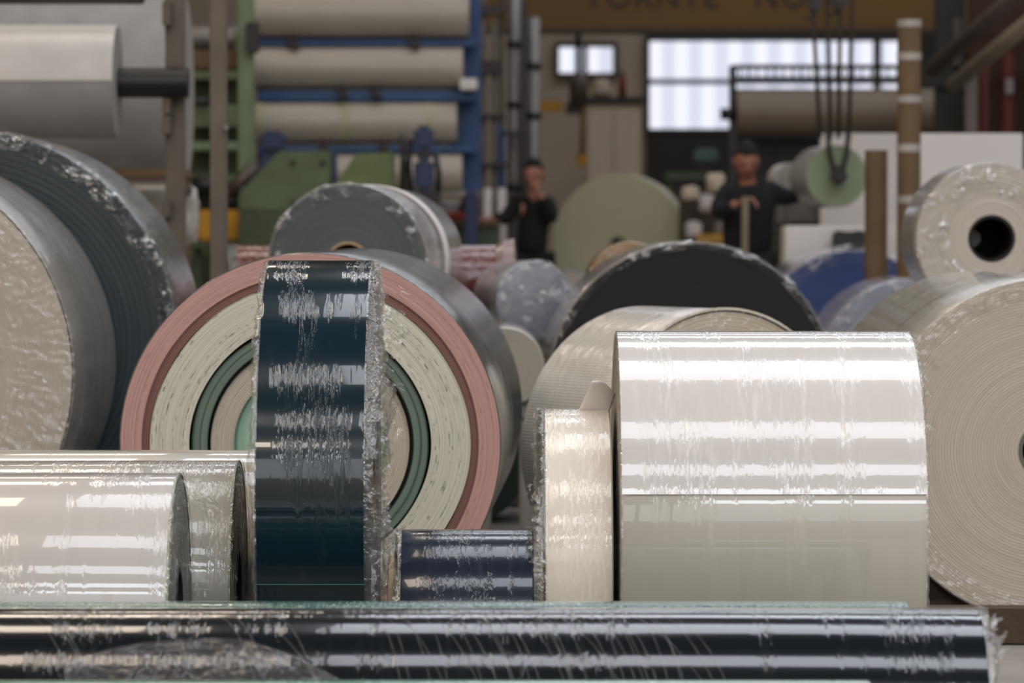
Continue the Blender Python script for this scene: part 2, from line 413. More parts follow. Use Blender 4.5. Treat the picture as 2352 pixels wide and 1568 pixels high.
# ---------------------------------------------------------------- foreground: long rolls across the frame (axis X)
XR = PI / 2      # near end faces +X
XL = -PI / 2     # near end faces -X
M_CORE = plain('grey_core', (105, 100, 92), .7)
M_COREDARK = plain('shaded_core', (30, 27, 24), .8)  # dark tone puts the shade of the core holes into the colour
f_dark = face('dark_end_face', (50, 58, 62), pitch=0)
m = wrap('green_belt_film', (112, 160, 136), .2, 1.0, 9, 60, .5, .45)
t = roll('long_film_roll', 'pale green film-wrapped roll lying across the very front, nearest the camera', gx(2000, 6.95), 6.95, .188, 2.3, XR, m, [(.05, .1845, face('green_end', (120, 160, 140)), .012, .003)], .05, M_CORE, seg=120)
mF2 = wrap('black_belt_film', (14, 21, 26), .16, 1.15, 10, 70, .45, .42, haze=.01, hazy_from=gx(2250, 7.5) - gx(1290, 7.5), coat=.85)
t2 = roll('long_film_roll', 'near-black long roll in glossy film across the bottom, shredded film on its right end', gx(2250, 7.5), 7.5, .2265, 2.5, XR, mF2, [(.055, .223, f_dark, .011, .003)], .055, M_CORE, seg=200)
membrane('stretch_film', .2265, .12, lambda a: .012 + .014 * abs(math.sin(a * 2.3)), t2, .2265, M_FILM, .006, 200, 12, seed=3)
shreds('film_shreds', .2265, 26, t2, .2265, M_FILM, (PI * .45, PI * 1.1), (.01, .03), 5, (.02, .05))
mF3 = wrap('teal_belt_film', (48, 96, 88), .2, 1.5, 22, 90, .8, .85, haze=.03)
t3 = roll('long_film_roll', 'teal long roll whose top edge shows just behind the near-black roll', gx(2085, 8.1), 8.1, .204, 2.5, XR, mF3, [(.05, .2005, face('teal_end', (70, 110, 100)), .011, .003)], .05, M_CORE, seg=120)
# helical folds in the film and a hazy loose sheet on the near-black roll; camera side is local -X
def helix(parent, R, x0s, xsh, rad, mat, a_top=PI * .56, a_bot=PI * 1.06):
    vs_, fs = [], []; rnd = random.Random(4)
    for s in x0s:
        sh = xsh * rnd.uniform(.75, 1.25); cur = rnd.uniform(.5, .9); a1 = a_bot - rnd.uniform(0, .5)
        n = 22; k0 = len(vs_)
        for i in range(n + 1):
            f = i / n; a = a_top + (a1 - a_top) * f; xx = s - sh * f ** cur
            for (dr, dx) in ((0, -rad * 1.6), (rad * 1.4, 0), (0, rad * 1.6)):
                r = R + .0006 + dr; vs_.append((r * math.cos(a), xx + dx, r * math.sin(a)))
        for i in range(n):
            b0 = k0 + i * 3; fs += [(b0, b0 + 1, b0 + 4, b0 + 3), (b0 + 1, b0 + 2, b0 + 5, b0 + 4)]
    me = bpy.data.meshes.new('film_folds'); me.from_pydata(vs_, [], fs); me.polygons.foreach_set('use_smooth', [True] * len(fs))
    o = link('film_folds', me, mat, parent, (0, 0, R)); o['kind'] = 'stuff'; return o
def yloc(px, d, xend): return xend - gx(px, d)      # local y for an X-axis roll with yaw +90
xe = gx(2250, 7.5)
helix(t2, .2265, [yloc(840 + i * 27 + random.uniform(-9, 9), 7.5, xe) for i in range(26)], .11, .0010, M_HAZE)
helix(t2, .2265, [yloc(p, 7.5, xe) for p in (470, 500, 560, 620, 1380, 1420, 1490, 1250, 40, 90, 20)], .16, .0011, M_HAZE)
def drape(parent, R, ya, yb, top, bot, mat, name='loose_film_sheet', nx=90, na=26, amp=.0010):
    vs_, fs = [], []
    for i in range(nx + 1):
        f = i / nx; y = ya + (yb - ya) * f
        at = top(f)
        for j in range(na + 1):
            g = j / na; a = at + (bot(f) - at) * g
            nz = mnoise.noise(Vector((y * 14, a * 5, 1))) + .6 * mnoise.noise(Vector((y * 40, a * 12, 4)))
            r = R + .0035 + amp * (.8 + nz) * (1.0 if 0 < j < na else .2)
            if j <= 1: r += .003
            vs_.append((r * math.cos(a), y + .008 * nz, r * math.sin(a)))
    for i in range(nx):
        for j in range(na):
            a = i * (na + 1) + j; fs.append((a, a + 1, a + na + 2, a + na + 1))
    me = bpy.data.meshes.new(name); me.from_pydata(vs_, [], fs); me.polygons.foreach_set('use_smooth', [True] * len(fs))
    return link(name, me, mat, parent, (0, 0, R))
drape(t2, .2265, yloc(175, 7.5, xe), yloc(845, 7.5, xe), lambda f: PI * (.80 - .09 * math.sin(min(1, f * 1.05) * PI) ** .7 + .2 * max(0, f - .6)), lambda f: PI * 1.08, M_HAZE)

# ---------------------------------------------------------------- cream rolls on the left (axis X)
M_WHITE_A = wrap('cream_belt_film_near', (190, 184, 178), .28, 1.1, 12, 80, .5, .42, grime=.5)
M_WHITE_B = wrap('cream_belt_film_mid', (178, 174, 164), .28, 1.3, 12, 90, .5, .6, grime=.5)
M_WHITE_C = wrap('cream_belt_film_far', (208, 203, 192), .22, .7, 12, 90, .3, .25)
f_shade = face('shaded_end_face', (120, 122, 116), (86, 88, 84), coat=.6, streak=90)  # grey puts the end-face shadow of the cream rolls into the colour
f_shade2 = face('deep_shaded_end_face', (84, 86, 80), (52, 54, 50), coat=.6, streak=70)  # darker grey, again end-face shadow put into the colour
for (nm, lab, px, d, R, mt, fc, cr) in (
    ('cream_roll', 'cream belt roll with bright lamp reflections, frontmost of the three lying at the left', 410, 8.80, .317, M_WHITE_A, f_shade, .10),
    ('cream_roll', 'cream belt roll lying at the left, middle one, dark end face showing', 547, 9.44, .312, M_WHITE_B, f_shade2, .10),
    ('cream_roll', 'cream roll at the back of the left three, ending behind the navy ring', 620, 10.08, .3065, M_WHITE_C, f_shade2, .08)):
    t = roll(nm, lab, gx(px, d), d, R, 1.45, XR, mt, [(cr, R - .0035, fc, .012, .002)], cr, M_COREDARK, seg=200, group='cream rolls lying at the left')
    lathe('edge_band', [(R - .004, -.0015), (R + .0006, -.001), (R + .0006, .004)], plain('pale_green_edge', (150, 158, 142), .5), t, R, 200)
    membrane('stretch_film', R, cr * .9, lambda a: .006 + .006 * math.sin(3 * a) ** 2, t, R, M_FILM2, .004, 180, 14, seed=px)
    if px < 560: shreds('film_shreds', R, 14, t, R, M_FILM2, (PI * .4, PI * 1.15), (.002, .014), px, (.015, .05))
    if px == 410: tA = t
# torn scrap of film sticking out of the nearest cream roll's end
def scrap(name, pts, d, mat, parent, amp=.012, n=16, seed=0):
    """quad sheet from four pixel corners, crumpled"""
    c = [P(x, y, d + dd) for (x, y, dd) in pts]; vs_, fs = [], []
    inv = (Matrix.Translation(parent.location) @ Matrix.Rotation(parent.rotation_euler.z, 4, 'Z')).inverted()
    for i in range(n + 1):
        for j in range(n + 1):
            u, v = i / n, j / n
            p = (c[0] * (1 - u) + c[1] * u) * (1 - v) + (c[3] * (1 - u) + c[2] * u) * v
            nz = Vector((mnoise.noise(Vector((u * 3, v * 3, seed + 1.5))), mnoise.noise(Vector((u * 3, v * 3, seed + 7.5))), mnoise.noise(Vector((u * 4, v * 4, seed + 3.5)))))
            nz2 = Vector((mnoise.noise(Vector((u * 9, v * 9, seed))), mnoise.noise(Vector((u * 9, v * 9, seed + 9))), 0))
            vs_.append(inv @ (p + nz * amp * 1.6 + nz2 * amp * .7))
    for i in range(n):
        for j in range(n):
            a = i * (n + 1) + j; fs.append((a, a + 1, a + n + 2, a + n + 1))
    me = bpy.data.meshes.new(name); me.from_pydata([tuple(v) for v in vs_], [], fs)
    return link(name, me, mat, parent)
scrap('torn_film', [(412, 1098, -.02), (470, 1096, -.06), (505, 1185, -.1), (440, 1150, -.05)], 8.8, M_FILM, tA, .012, seed=2)
scrap('torn_film', [(440, 1150, -.05), (500, 1180, -.1), (470, 1375, -.1), (425, 1340, -.04)], 8.8, M_FILM2, tA, .008, seed=5)

# ---------------------------------------------------------------- tall narrow navy ring
RN = .557; xn0, xn1 = gx(618, 9.4), gx(858, 9.4)
mN = wrap('navy_belt_film', (15, 36, 45), .16, 1.5, 11, 120, .12, .48, haze=.012, coat=.85)
tn = roll('narrow_belt_roll', 'tall narrow dark navy belt roll standing on edge, wrapped in glossy shredded film', xn0, 9.4, RN, xn1 - xn0, XL, mN, [(.09, RN - .0035, face('navy_end', (28, 46, 56)), .009, .002)], .09, M_CARD, seg=260)
lathe('outer_flap', [(RN + .0005, .001), (RN + .0035, .001), (RN + .0035, xn1 - xn0 - .001), (RN + .0005, xn1 - xn0 - .001)], mN, tn, RN, 200, a0=math.radians(-19), a1=math.radians(185))
box('flap_edge', (xn0 + .002, 0, 0), (xn1 - .002, .003, .0025), plain('teal_edge', (60, 110, 110), .4), None)
fe = bpy.data.objects['flap_edge']; fe.location = (0, 0, 0); fe.parent = tn
fe.location = ((RN + .003) * math.cos(math.radians(-19.3)), (xn1 - xn0) / 2, RN + (RN + .003) * math.sin(math.radians(-19.3))); fe.rotation_euler = (0, 0, PI / 2)
# camera side is local +X (angle 0); top is +90 deg
def bump_at(a, c, wdt): 
    d = (a - c + PI) % (2 * PI) - PI
    return math.exp(-(d / wdt) ** 2)
extL = lambda a: .006 + .010 * bump_at(a, math.radians(25), .35) + .012 * bump_at(a, math.radians(8), .12)
membrane('stretch_film', RN, RN * .55, extL, tn, RN, M_FILM, .006, 380, 18, seed=1)
def far_end(parent, W, R):
    e = bpy.data.objects.new('film_collar', None); COL.objects.link(e); e.parent = parent; e.location = (0, W, 0); e.rotation_euler = (0, 0, PI); return e
# on the far end the local frame is turned by 180 deg, so camera side is angle 180 deg there
ce = far_end(tn, xn1 - xn0, RN)
EXT = []
for y_, e_ in ((600, .006), (702, .018), (743, .040), (804, .052), (881, .076), (916, .058), (985, .050), (1018, .062), (1060, .042), (1110, .030), (1176, .056), (1263, .072), (1325, .060), (1400, .035)):
    sn = (1.2 - (y_ - 520) / FPX * 8.87 - RN) / RN; EXT.append((math.degrees(math.asin(max(-1, min(1, sn)))), e_))
def extR(a):
    th = math.degrees((PI - a + PI) % (2 * PI) - PI)       # camera side is 180 deg in this frame
    if th > EXT[0][0] or th < EXT[-1][0]: return .007
    for (t0, e0), (t1, e1) in zip(EXT, EXT[1:]):
        if t0 >= th >= t1: return e0 + (e1 - e0) * (t0 - th) / (t0 - t1)
    return .007
membrane('stretch_film', RN, RN * .5, extR, ce, RN, M_FILM, .010, 420, 24, seed=9)
shreds('film_shreds', RN, 120, ce, RN, M_FILM, (math.radians(110), math.radians(225)), (.01, .075), 12, (.012, .05))

# ---------------------------------------------------------------- small navy roll, narrow cream roll, big white roll
mS = wrap('slate_belt_film', (28, 37, 50), .2, 1.3, 14, 60, .15, .5, haze=.012, coat=.6)
xs0, xs1 = gx(921, 9.0), .05
ts = roll('small_belt_roll', 'small dark navy roll lying low between the tall navy ring and the narrow cream roll', xs0, 9.0, .2445, xs1 - xs0, XL, mS, [(.05, .241, face('slate_end', (70, 74, 80)), .01, .002)], .05, M_CARD2, seg=160)
membrane('stretch_film', .2445, .1, lambda a: .004 + .012 * abs(math.sin(2 * a + 1)), ts, .2445, M_FILM, .006, 200, 12, seed=21)
tk = roll('kraft_paper_roll', 'small tan cardboard roll with a red end between the navy ring and small navy roll', gx(893, 9.55), 9.55, .19, .25, XL, M_CARD2, [(.04, .1865, M_CARD2, .01, .002)], .04, M_CARD, seg=96)
lathe('red_band', [(.12, -.002), (.1875, -.002), (.1905, .0), (.1905, .02)], plain('rust_red', (140, 60, 40), .6), tk, .19, 96, a0=-PI * .62, a1=PI * .06)

RG = .382; xg0, xg1 = gx(1250, 9.2), gx(1400, 9.2)
mG = wrap('ivory_belt_film', (226, 217, 203), .3, 1.3, 14, 110, -.35, .75)
tg = roll('narrow_belt_roll', 'narrow ivory belt roll with a curled-up loose end, left of the big white roll', xg0, 9.2, RG, xg1 - xg0, XL, mG, [(.08, RG - .0035, face('ivory_end', (180, 172, 150), (140, 130, 110)), .008, .002)], .08, M_CARD, seg=220)
extG = lambda a: .010 + .032 * bump_at(a, math.radians(18), .22) + .038 * bump_at(a, math.radians(2), .16) + .026 * bump_at(a, math.radians(-18), .25)
membrane('stretch_film', RG, RG * .4, extG, tg, RG, M_FILM, .012, 360, 22, seed=14)
shreds('film_shreds', RG, 46, tg, RG, M_FILM, (math.radians(-45), math.radians(40)), (.01, .045), 33, (.01, .035))
# curled loose end
vs_, fs = [], []
for i in range(15):
    u = i / 14
    for j in range(13):
        v = j / 12
        bx = 1328 + 72 * u; by = 944
        tx = 1360 + 52 * u; ty = 874 + 30 * max(0, u - .35) ** 1.6 / .5
        p = P(bx + (tx - bx) * v, by + (ty - by) * v, 9.2 - .03 - .06 * v + .05 * u * u * v)
        vs_.append(p - Vector((xg0, 9.2, 0)))
for i in range(14):
    for j in range(12):
        a = i * 13 + j; fs.append((a, a + 1, a + 14, a + 13))
me = bpy.data.meshes.new('loose_end'); me.from_pydata([tuple(v) for v in vs_], [], fs); me.polygons.foreach_set('use_smooth', [True] * len(fs))
ol = link('loose_end', me, plain('white_rubber', (232, 226, 222), .6, var=.03), tg)
ol.location = (0, 0, 0); ol.rotation_euler = (0, 0, PI / 2)
md = ol.modifiers.new('thick', 'SOLIDIFY'); md.thickness = .003

RH = .473; xh0, xh1 = gx(1415, 9.2), gx(2085, 9.2)
mH = wrap('white_belt_film', (184, 179, 168), .25, 1.0, 9, 90, .08, .35, grime=.7)
mH2 = wrap('white_cover_film', (206, 201, 196), .22, .8, 10, 100, .12, .55, crough=.03, haze=.01)
th_ = roll('wide_belt_roll', 'big glossy white roll at right of centre, outer sheet edge running across its middle', xh0, 9.2, RH, xh1 - xh0, XL, mH, [(.09, RH - .0035, face('white_end', (190, 184, 170), (150, 143, 128)), .008, .002)], .09, M_CARD, seg=260)
lathe('outer_flap', [(RH + .0003, .001), (RH + .004, .001), (RH + .004, xh1 - xh0 - .001), (RH + .0003, xh1 - xh0 - .001)], mH2, th_, RH, 220, a0=math.radians(14.2), a1=math.radians(190))
membrane('stretch_film', RH, RH * .6, lambda a: .002 + .002 * math.sin(a * 3) ** 2, th_, RH, M_FILM2, .0015, 300, 12, seed=18)
ce = far_end(th_, xh1 - xh0, RH)
membrane('stretch_film', RH, RH * .6, lambda a: .004 + .008 * bump_at(a, math.radians(180 - 50), .2), ce, RH, M_FILM, .004, 320, 14, seed=19)
shreds('film_shreds', RH, 14, ce, RH, M_FILM, (math.radians(112), math.radians(150)), (.004, .026), 44, (.015, .045))

# ---------------------------------------------------------------- rolls with their ends facing the camera
def wobble(amp, n=3, ph=0.0):
    return lambda r, y, t: (r * (1 + amp * math.sin(n * t + ph) + amp * .6 * math.sin((n + 2) * t + ph * 2)), y)
# pink edged multi-belt roll
RP = .562; dP = 11.26
f_pink = face('pink_layers', (198, 158, 150), (168, 127, 120), streak=160, dash=.35)
f_mar = face('maroon_layers', (142, 102, 94), (122, 84, 78), streak=300)
f_cream = face('cream_layers', (230, 227, 214), (178, 176, 158), streak=260, dash=.95)
f_green = face('green_layers', (112, 130, 116), (82, 100, 90), streak=60)
f_cin = face('cream_inner_layers', (206, 198, 182), (162, 154, 140), streak=220, dash=.4)
f_mint = face('mint_layers', (156, 188, 168), (112, 144, 126), streak=30)
mP = wrap('grey_side_film', (70, 73, 70), .25, 1.6, 5, 45, .05, .8, crough=.10, big=.05)
c0 = P(712, 1020, dP)
k = RP / 440
tp = roll('pink_edged_belt_roll', 'big roll of pink, cream and green belts showing its ringed end, behind the navy ring', c0.x, dP, RP, 2.14, math.radians(-1.8), mP, [
    (388 * k, RP - .0035, f_pink, .011, .0006, 0, 'pink_belt'),
    (368 * k, 388 * k, f_mar, .006, .002, .010, 'maroon_belt'),
    (268 * k + .012, 368 * k, f_cream, .0042, .0010, .004, 'cream_belt', wobble(.004, 4, 1)),
    (265 * k - .036, 265 * k + .010, f_green, .022, .004, .012, 'green_belt'),
    (175 * k, 265 * k - .046, f_cin, .006, .0015, .010, 'inner_belt'),
    (60 * k, 175 * k, f_mint, .05, .006, .022, 'mint_belt')], 60 * k, M_CORE, seg=260)
lathe('gap_shade', [(265 * k - .047, .012), (265 * k - .045, .05), (265 * k - .038, .05), (265 * k - .035, .014)], M_BLACK, tp, RP, 160)  # black ring stands for the shadow between inner and green belts

# right beige spiral roll
RQ = .521; dQ = 11.63; k = RQ / 395
pq = .0092
f_q = face('ivory_windings', (184, 174, 160), (170, 160, 147), pitch=pq, r0=.088, line=(226, 218, 204), streak=120, lw=.2)
mQ = wrap('ivory_side_film', (188, 182, 170), .25, 1.5, 6, 40, .1, .8, crough=.06, big=.04)
tq = roll('ivory_belt_roll', 'big ivory roll cut by the right frame edge, tight spiral of layers on its end', 1.625, dQ, RQ, 2.0, math.radians(.0), mQ, [(.088, .088 + 47 * pq - .0005, f_q, pq, .0022, 0)], .088, M_CORE, seg=260, core_out=.004)
membrane('stretch_film', RQ, RQ * .86, lambda a: .003 + .003 * math.sin(a * 4) ** 2, tq, RQ, M_FILM2, .003, 300, 12, seed=31)
shreds('film_shreds', RQ, 40, tq, RQ, M_FILM, (PI * .45, PI * .85), (.002, .012), 45, (.01, .04))
# left cream roll and the blue one behind it
RR = .725; dR = 12.3; pr_ = .0098
f_r = face('cream_windings', (188, 180, 168), (174, 166, 154), pitch=pr_, r0=.09, line=(216, 208, 196), streak=80, lw=.25, coat=.4)
mR = wrap('grey_cream_film', (150, 144, 136), .3, 1.6, 5, 50, .06, .85, crough=.10, big=.05)
tr_ = roll('cream_spiral_roll', 'large cream roll under silvery film cut by the left frame edge, layered end face', -2.128, dR, RR, 1.3, 0, mR, [(.09, .09 + 64 * pr_, f_r, pr_, .003)], .09, M_CARD, seg=260)
membrane('stretch_film', RR, RR * .62, lambda a: .006 + .008 * math.sin(a * 2.5) ** 2, tr_, RR, film_mat('crumpled_film_left', .02, .14, .07, 22, .008), .005, 320, 18, seed=51)
RS = .774; dS = 13.68
f_s = face('slate_blue_layers', (44, 54, 58), (32, 42, 47), streak=40, rough=.5)
mSs = wrap('slate_side_film', (86, 92, 96), .25, 2.0, 8, 30, .1, .95, crough=.07, big=.35)
ts_ = roll('slate_belt_roll', 'huge slate-blue roll in crumpled film at far left, behind the cream spiral roll', -1.966, dS, RS, 1.1, 0, mSs, [(.1, RS - .0035, f_s, .022, .0008)], .1, M_CARD, seg=260)
membrane('stretch_film', RS, RS * .90, lambda a: .012 + .01 * math.sin(a * 5) ** 2, ts_, RS, M_GLINT, .014, 360, 20, seed=61, inside=.35, lift=.010)

# grey-blue roll on top at centre, with white strap
dT = 14.5; RT = .302; zT = gz(606, dT) - RT
f_t = face('grey_blue_layers', (86, 93, 93), (74, 81, 82), streak=60)
mT = wrap('silver_side_film', (150, 150, 150), .22, 2.2, 7, 30, .1, 1.0, crough=.04, big=.5)
tT = roll('grey_blue_roll', 'grey-blue belt roll in glinting film on top of the pile behind the pink-edged roll', gx(799, dT), dT, RT, 2.3, math.radians(-2.6), mT, [(.085, RT - .0035, f_t, .012, .002)], .085, M_CARD2, base=zT, seg=180, core_out=.012)
membrane('stretch_film', RT, RT * .80, lambda a: .012 + .008 * math.sin(a * 6) ** 2, tT, RT, M_GLINT, .012, 300, 20, seed=71, lift=.008, inside=.45)
lathe('white_strap', [(RT + .003, 1.0), (RT + .009, 1.0), (RT + .009, 1.22), (RT + .003, 1.22)], plain('white_strap', (228, 222, 218), .7, var=.02), tT, RT, 96)
# mauve film-wrapped roll crossing behind it
mU = wrap('maroon_side_film', (104, 56, 50), .3, 2.2, 12, 26, .05, 1.0, crough=.08, haze=.01, big=.08)
dU = 17.2
tU = roll('maroon_film_roll', 'maroon roll in milky film lying crosswise under and behind the grey-blue roll', gx(1155, dU), dU, .16, gx(1155, dU) - gx(545, dU), XR, mU, [(.05, .1565, face('mauve_end', (150, 110, 108)), .01, .002)], .05, M_CARD, base=gz(563, dU) - .32, seg=120)
cU = far_end(tU, gx(1155, dU) - gx(545, dU), .16)
membrane('stretch_film', .16, .02, lambda a: .09, cU, .16, M_FILM2, .01, 120, 14, seed=151, lift=.006, dish=.3)
lathe('film_collar', [(.162, .03), (.185, .0), (.19, -.05), (.15, -.06)], plain('mauve_film', (160, 138, 138), .3, coat=1), tU, .16, 96)
# pale glossy roll right of it
dV = 16.4
mV = wrap('silver_grey_film', (170, 168, 172), .2, 1.8, 9, 14, .1, 1.0, crough=.04, big=.5)
f_v = face('blue_grey_end', (140, 142, 152), (118, 120, 132), streak=20, coat=1, rough=.2)
tV = roll('silver_wrapped_roll', 'silver-grey roll bulging under clear film beside the maroon wrapped roll', gx(1228, dV), dV, .17, .5, math.radians(12), mV, [(.003, .1665, f_v, .02, .0005)], .004, None, base=gz(690, dV) - .17, seg=96)
membrane('stretch_film', .17, .006, lambda a: .05, tV, .17, M_GLINT, .010, 160, 16, seed=81, lift=.006, dish=0)
# bench that carries this pile
M_BENCH = plain('grey_bench', (128, 124, 116), .6)
def trestle(label, x0, x1, y0, y1, z, mat=None):
    t = thing('steel_trestle', label, 'trestle', ((x0 + x1) / 2, (y0 + y1) / 2, 0)); mat = mat or M_BENCH
    box('top', (x0, y0, z - .05), (x1, y1, z), mat, t)
    for xx in (x0 + .03, x1 - .03):
        for yy in (y0 + .03, y1 - .03): box('leg', (xx - .025, yy - .025, 0), (xx + .025, yy + .025, z - .05), mat, t)
    return t
trestle('grey trestle carrying the grey-blue roll behind the pink-edged roll', -.86, -.36, 14.52, 16.8, zT - .012)
zl = gz(690, dV) - .17
trestle('grey trestle carrying the silver-grey wrapped roll', -.02, .13, dV + .02, dV + .5, zl - .01)
trestle('grey trestle carrying the maroon film-wrapped roll', gx(545, dU) + .02, gx(1150, dU), dU - .12, dU + .12, gz(563, dU) - .32)
mW_ = wrap('pale_side_film', (196, 190, 178), .25, 2, 8, 24, .1, 1.0, big=.1)
zw = gz(752, 14.6) - .3
roll('pale_wrapped_roll', 'pale wrapped roll low behind the pink-edged roll, right of its shiny side', gx(1160, 14.6), 14.6, .15, .6, 0, mW_, [(.04, .1465, face('pale_end', (170, 165, 152)), .01, .002)], .04, M_CORE, base=zw, seg=96)
trestle('grey trestle under the low pale wrapped roll', gx(1160, 14.6) - .11, gx(1160, 14.6) + .11, 14.62, 15.18, zw)
# dark green roll low on the floor behind pink-edged roll
roll('dark_green_roll', 'dark green roll on the floor behind the pink-edged roll, below its shiny side', -.19, 15.5, .26, .5, math.radians(0), wrap('dark_green_film', (24, 52, 42), .3, 1, 9, 40, .1, .6), [(.004, .2565, face('dark_green_end', (22, 42, 35), streak=6), .2, .0003)], .004, None, seg=96)

# black roll
dW = 15.3; RW = .569
f_w = face('black_layers', (26, 25, 24), (21, 20, 20), streak=30, rough=.85)
mWb = wrap('pale_film_over_black', (150, 144, 138), .25, 1.8, 9, 30, .1, .9, big=.08)
tW = roll('black_belt_roll', 'large black-faced roll with pale film rim, behind the ribbed ivory roll', gx(1588, dW), dW, RW, .9, math.radians(2), mWb, [(.1, RW - .008, f_w, .03, .0002)], .1, M_CORE, seg=220)
membrane('stretch_film', RW, RW * .93, lambda a: .010 + .006 * math.sin(a * 5) ** 2, tW, RW, M_GLINT, .008, 300, 12, seed=91, lift=.008)
# ribbed ivory roll, turned
RX = .468; dX = 12.35
f_x = face('fabric_windings', (212, 200, 176), (194, 182, 158), pitch=.0125, r0=.07, line=(232, 224, 206), streak=60, dots=True, lw=.14)
mX = wrap('ribbed_ivory_film', (206, 200, 190), .3, 1.4, 10, 60, .5, .8, rib=.0105, big=.03, ribamp=.00035)
cX = P(1672, 1020, dX)
tX = roll('ribbed_ivory_roll', 'ivory roll with fabric-textured end, turned sideways behind the big white roll', cX.x - .012, dX, RX, .5, math.radians(30), mX, [(.07, .07 + 31 * .0125, f_x, .0125, .0012, .002)], .07, M_CARD, seg=240)
membrane('stretch_film', RX, RX * .8, lambda a: .004 + .004 * math.sin(a * 4) ** 2, tX, RX, M_FILM2, .004, 280, 12, seed=101)
lathe('frayed_edge', [(RX + .001, .01), (RX + .004, -.002), (RX - .004, -.004)], plain('frayed_ivory', (204, 194, 172), .9), tX, RX, 260, wob=lambda r, y, t: (r + .0016 * mnoise.noise(Vector((t * 40, 0, 0))), y))

# tan roll on a carrier roll behind the black one
dY = 17.0
mY = wrap('tan_side_film', (176, 136, 84), .35, 1.6, 8, 30, .1, .9)
tY = roll('tan_roll', 'tan wrapped roll peeking over the left shoulder of the black roll', gx(1450, dY), dY, .20, .6, 0, mY, [(.05, .1965, face('tan_end', (176, 140, 92)), .01, .002)], .05, M_CARD, base=gz(556, dY) - .40, seg=96)
membrane('stretch_film', .20, .12, lambda a: .01, tY, .20, M_FILM2, .008, 140, 10, seed=111)
zy = gz(556, dY) - .40
bc = thing('timber_crate', 'plain timber crate under the tan roll behind the black roll', 'crate', (gx(1450, dY), dY + .3, 0))
for i in range(4): box('plank', (gx(1450, dY) - .2, dY + .05, zy * i / 4 + .005), (gx(1450, dY) + .2, dY + .08, zy * (i + 1) / 4 - .005), M_WOOD, bc)
for i in range(4): box('plank', (gx(1450, dY) - .2, dY + .52, zy * i / 4 + .005), (gx(1450, dY) + .2, dY + .55, zy * (i + 1) / 4 - .005), M_WOOD, bc)
box('lid', (gx(1450, dY) - .2, dY + .03, zy - .03), (gx(1450, dY) + .2, dY + .57, zy), M_WOOD, bc)
# small grey pipe end near the floor behind
roll('grey_pipe_roll', 'small grey ring-edged roll end left of the tan roll', gx(1310, 19), 19, .16, .6, 0, plain('dark_grey_wrap', (70, 70, 68), .4), [(.04, .1565, face('pale_grey_end', (160, 152, 142)), .02, .002)], .04, M_CORE, base=gz(622, 19) - .32, seg=96)
bd = thing('timber_crate', 'plain timber crate under the small grey ring-edged roll', 'crate', (gx(1310, 19), 19.3, 0))
zc = gz(622, 19) - .32
for i in range(4):
    for yy in (19.03, 19.52): box('plank', (gx(1310, 19) - .16, yy, zc * i / 4 + .005), (gx(1310, 19) + .16, yy + .03, zc * (i + 1) / 4 - .005), M_WOOD, bd)
box('lid', (gx(1310, 19) - .16, 19.02, zc - .03), (gx(1310, 19) + .16, 19.57, zc), M_WOOD, bd)

# blue roll, pale grey-blue roll, upper right white roll
dZ = 21.4; RZ = .535
mZ = wrap('lilac_film', (170, 168, 182), .2, 2.2, 8, 22, .1, 1.0, big=.4)
tZ = roll('blue_belt_roll', 'royal blue roll under clear film, right of the black roll', gx(1960, dZ), dZ, RZ, 1.4, 0, mZ, [(.1, RZ - .006, face('royal_blue_layers', (44, 66, 122), (36, 56, 108), streak=40, rough=.4), .02, .002)], .1, M_CORE, seg=180)
membrane('stretch_film', RZ, RZ * .8, lambda a: .03, tZ, RZ, M_GLINT, .016, 260, 14, seed=121, lift=.03)
dz = 18.9; Rz = .471
tz = roll('pale_blue_roll', 'pale grey-blue wrapped roll in front of the royal blue one', gx(2100, dz), dz, Rz, 1.1, 0, mZ, [(.1, Rz - .006, face('pale_blue_layers', (150, 156, 170), (134, 140, 156), streak=30, coat=.8), .02, .002)], .1, M_CORE, seg=160)
membrane('stretch_film', Rz, Rz * .8, lambda a: .02, tz, Rz, M_GLINT, .014, 240, 14, seed=131, lift=.012)
dq = 15.5; Rq = .307; zq = gz(548, dq) - Rq
mq2 = wrap('upper_white_film', (176, 170, 162), .25, 1.8, 8, 26, .1, 1.0, big=.35)
tq2 = roll('upper_white_roll', 'off-white roll with an open dark core hole, raised at the upper right edge', gx(2278, dq), dq, Rq, .62, 0, mq2, [(.095, Rq - .004, face('upper_white_layers', (190, 182, 170), (180, 172, 160), streak=30, coat=.8), .02, .0015)], .095, M_COREDARK, base=zq, seg=160, hole=False)
lathe('plug_disc', [(.0005, .28), (.034, .28), (.04, .30), (.02, .31)], plain('plug_grey', (112, 112, 106), .4), tq2, Rq, 32, x=-.045)
membrane('stretch_film', Rq, Rq * .55, lambda a: .014, tq2, Rq, M_GLINT, .008, 240, 14, seed=141)
ca = thing('roll_cradle', 'timber cradle carrying the raised off-white roll at the upper right', 'stand', (gx(2278, dq), dq + .3, 0))
for yy in (dq + .08, dq + .48):
    box('cross_beam', (gx(2278, dq) - .24, yy, zq - .08), (gx(2278, dq) + .24, yy + .08, zq), M_WOOD, ca)
    for sx in (-.2, .2): box('leg', (gx(2278, dq) + sx - .03, yy, 0), (gx(2278, dq) + sx + .03, yy + .08, zq - .08), M_WOOD, ca)

# timbers on the floor at the right
tm = tag(box('timber_beam', (1.02, 10.98, 0), (2.3, 11.10, .105), M_WOOD, None, .006), 'rough dark timber beam on the floor in front of the big ivory roll', 'beam')
tag(box('timber_board', (1.10, 12.3, 0), (1.27, 14.2, .09), plain('brown_board', (84, 70, 56), .8), None, .006), 'brown board on the floor left of the big ivory roll', 'board')

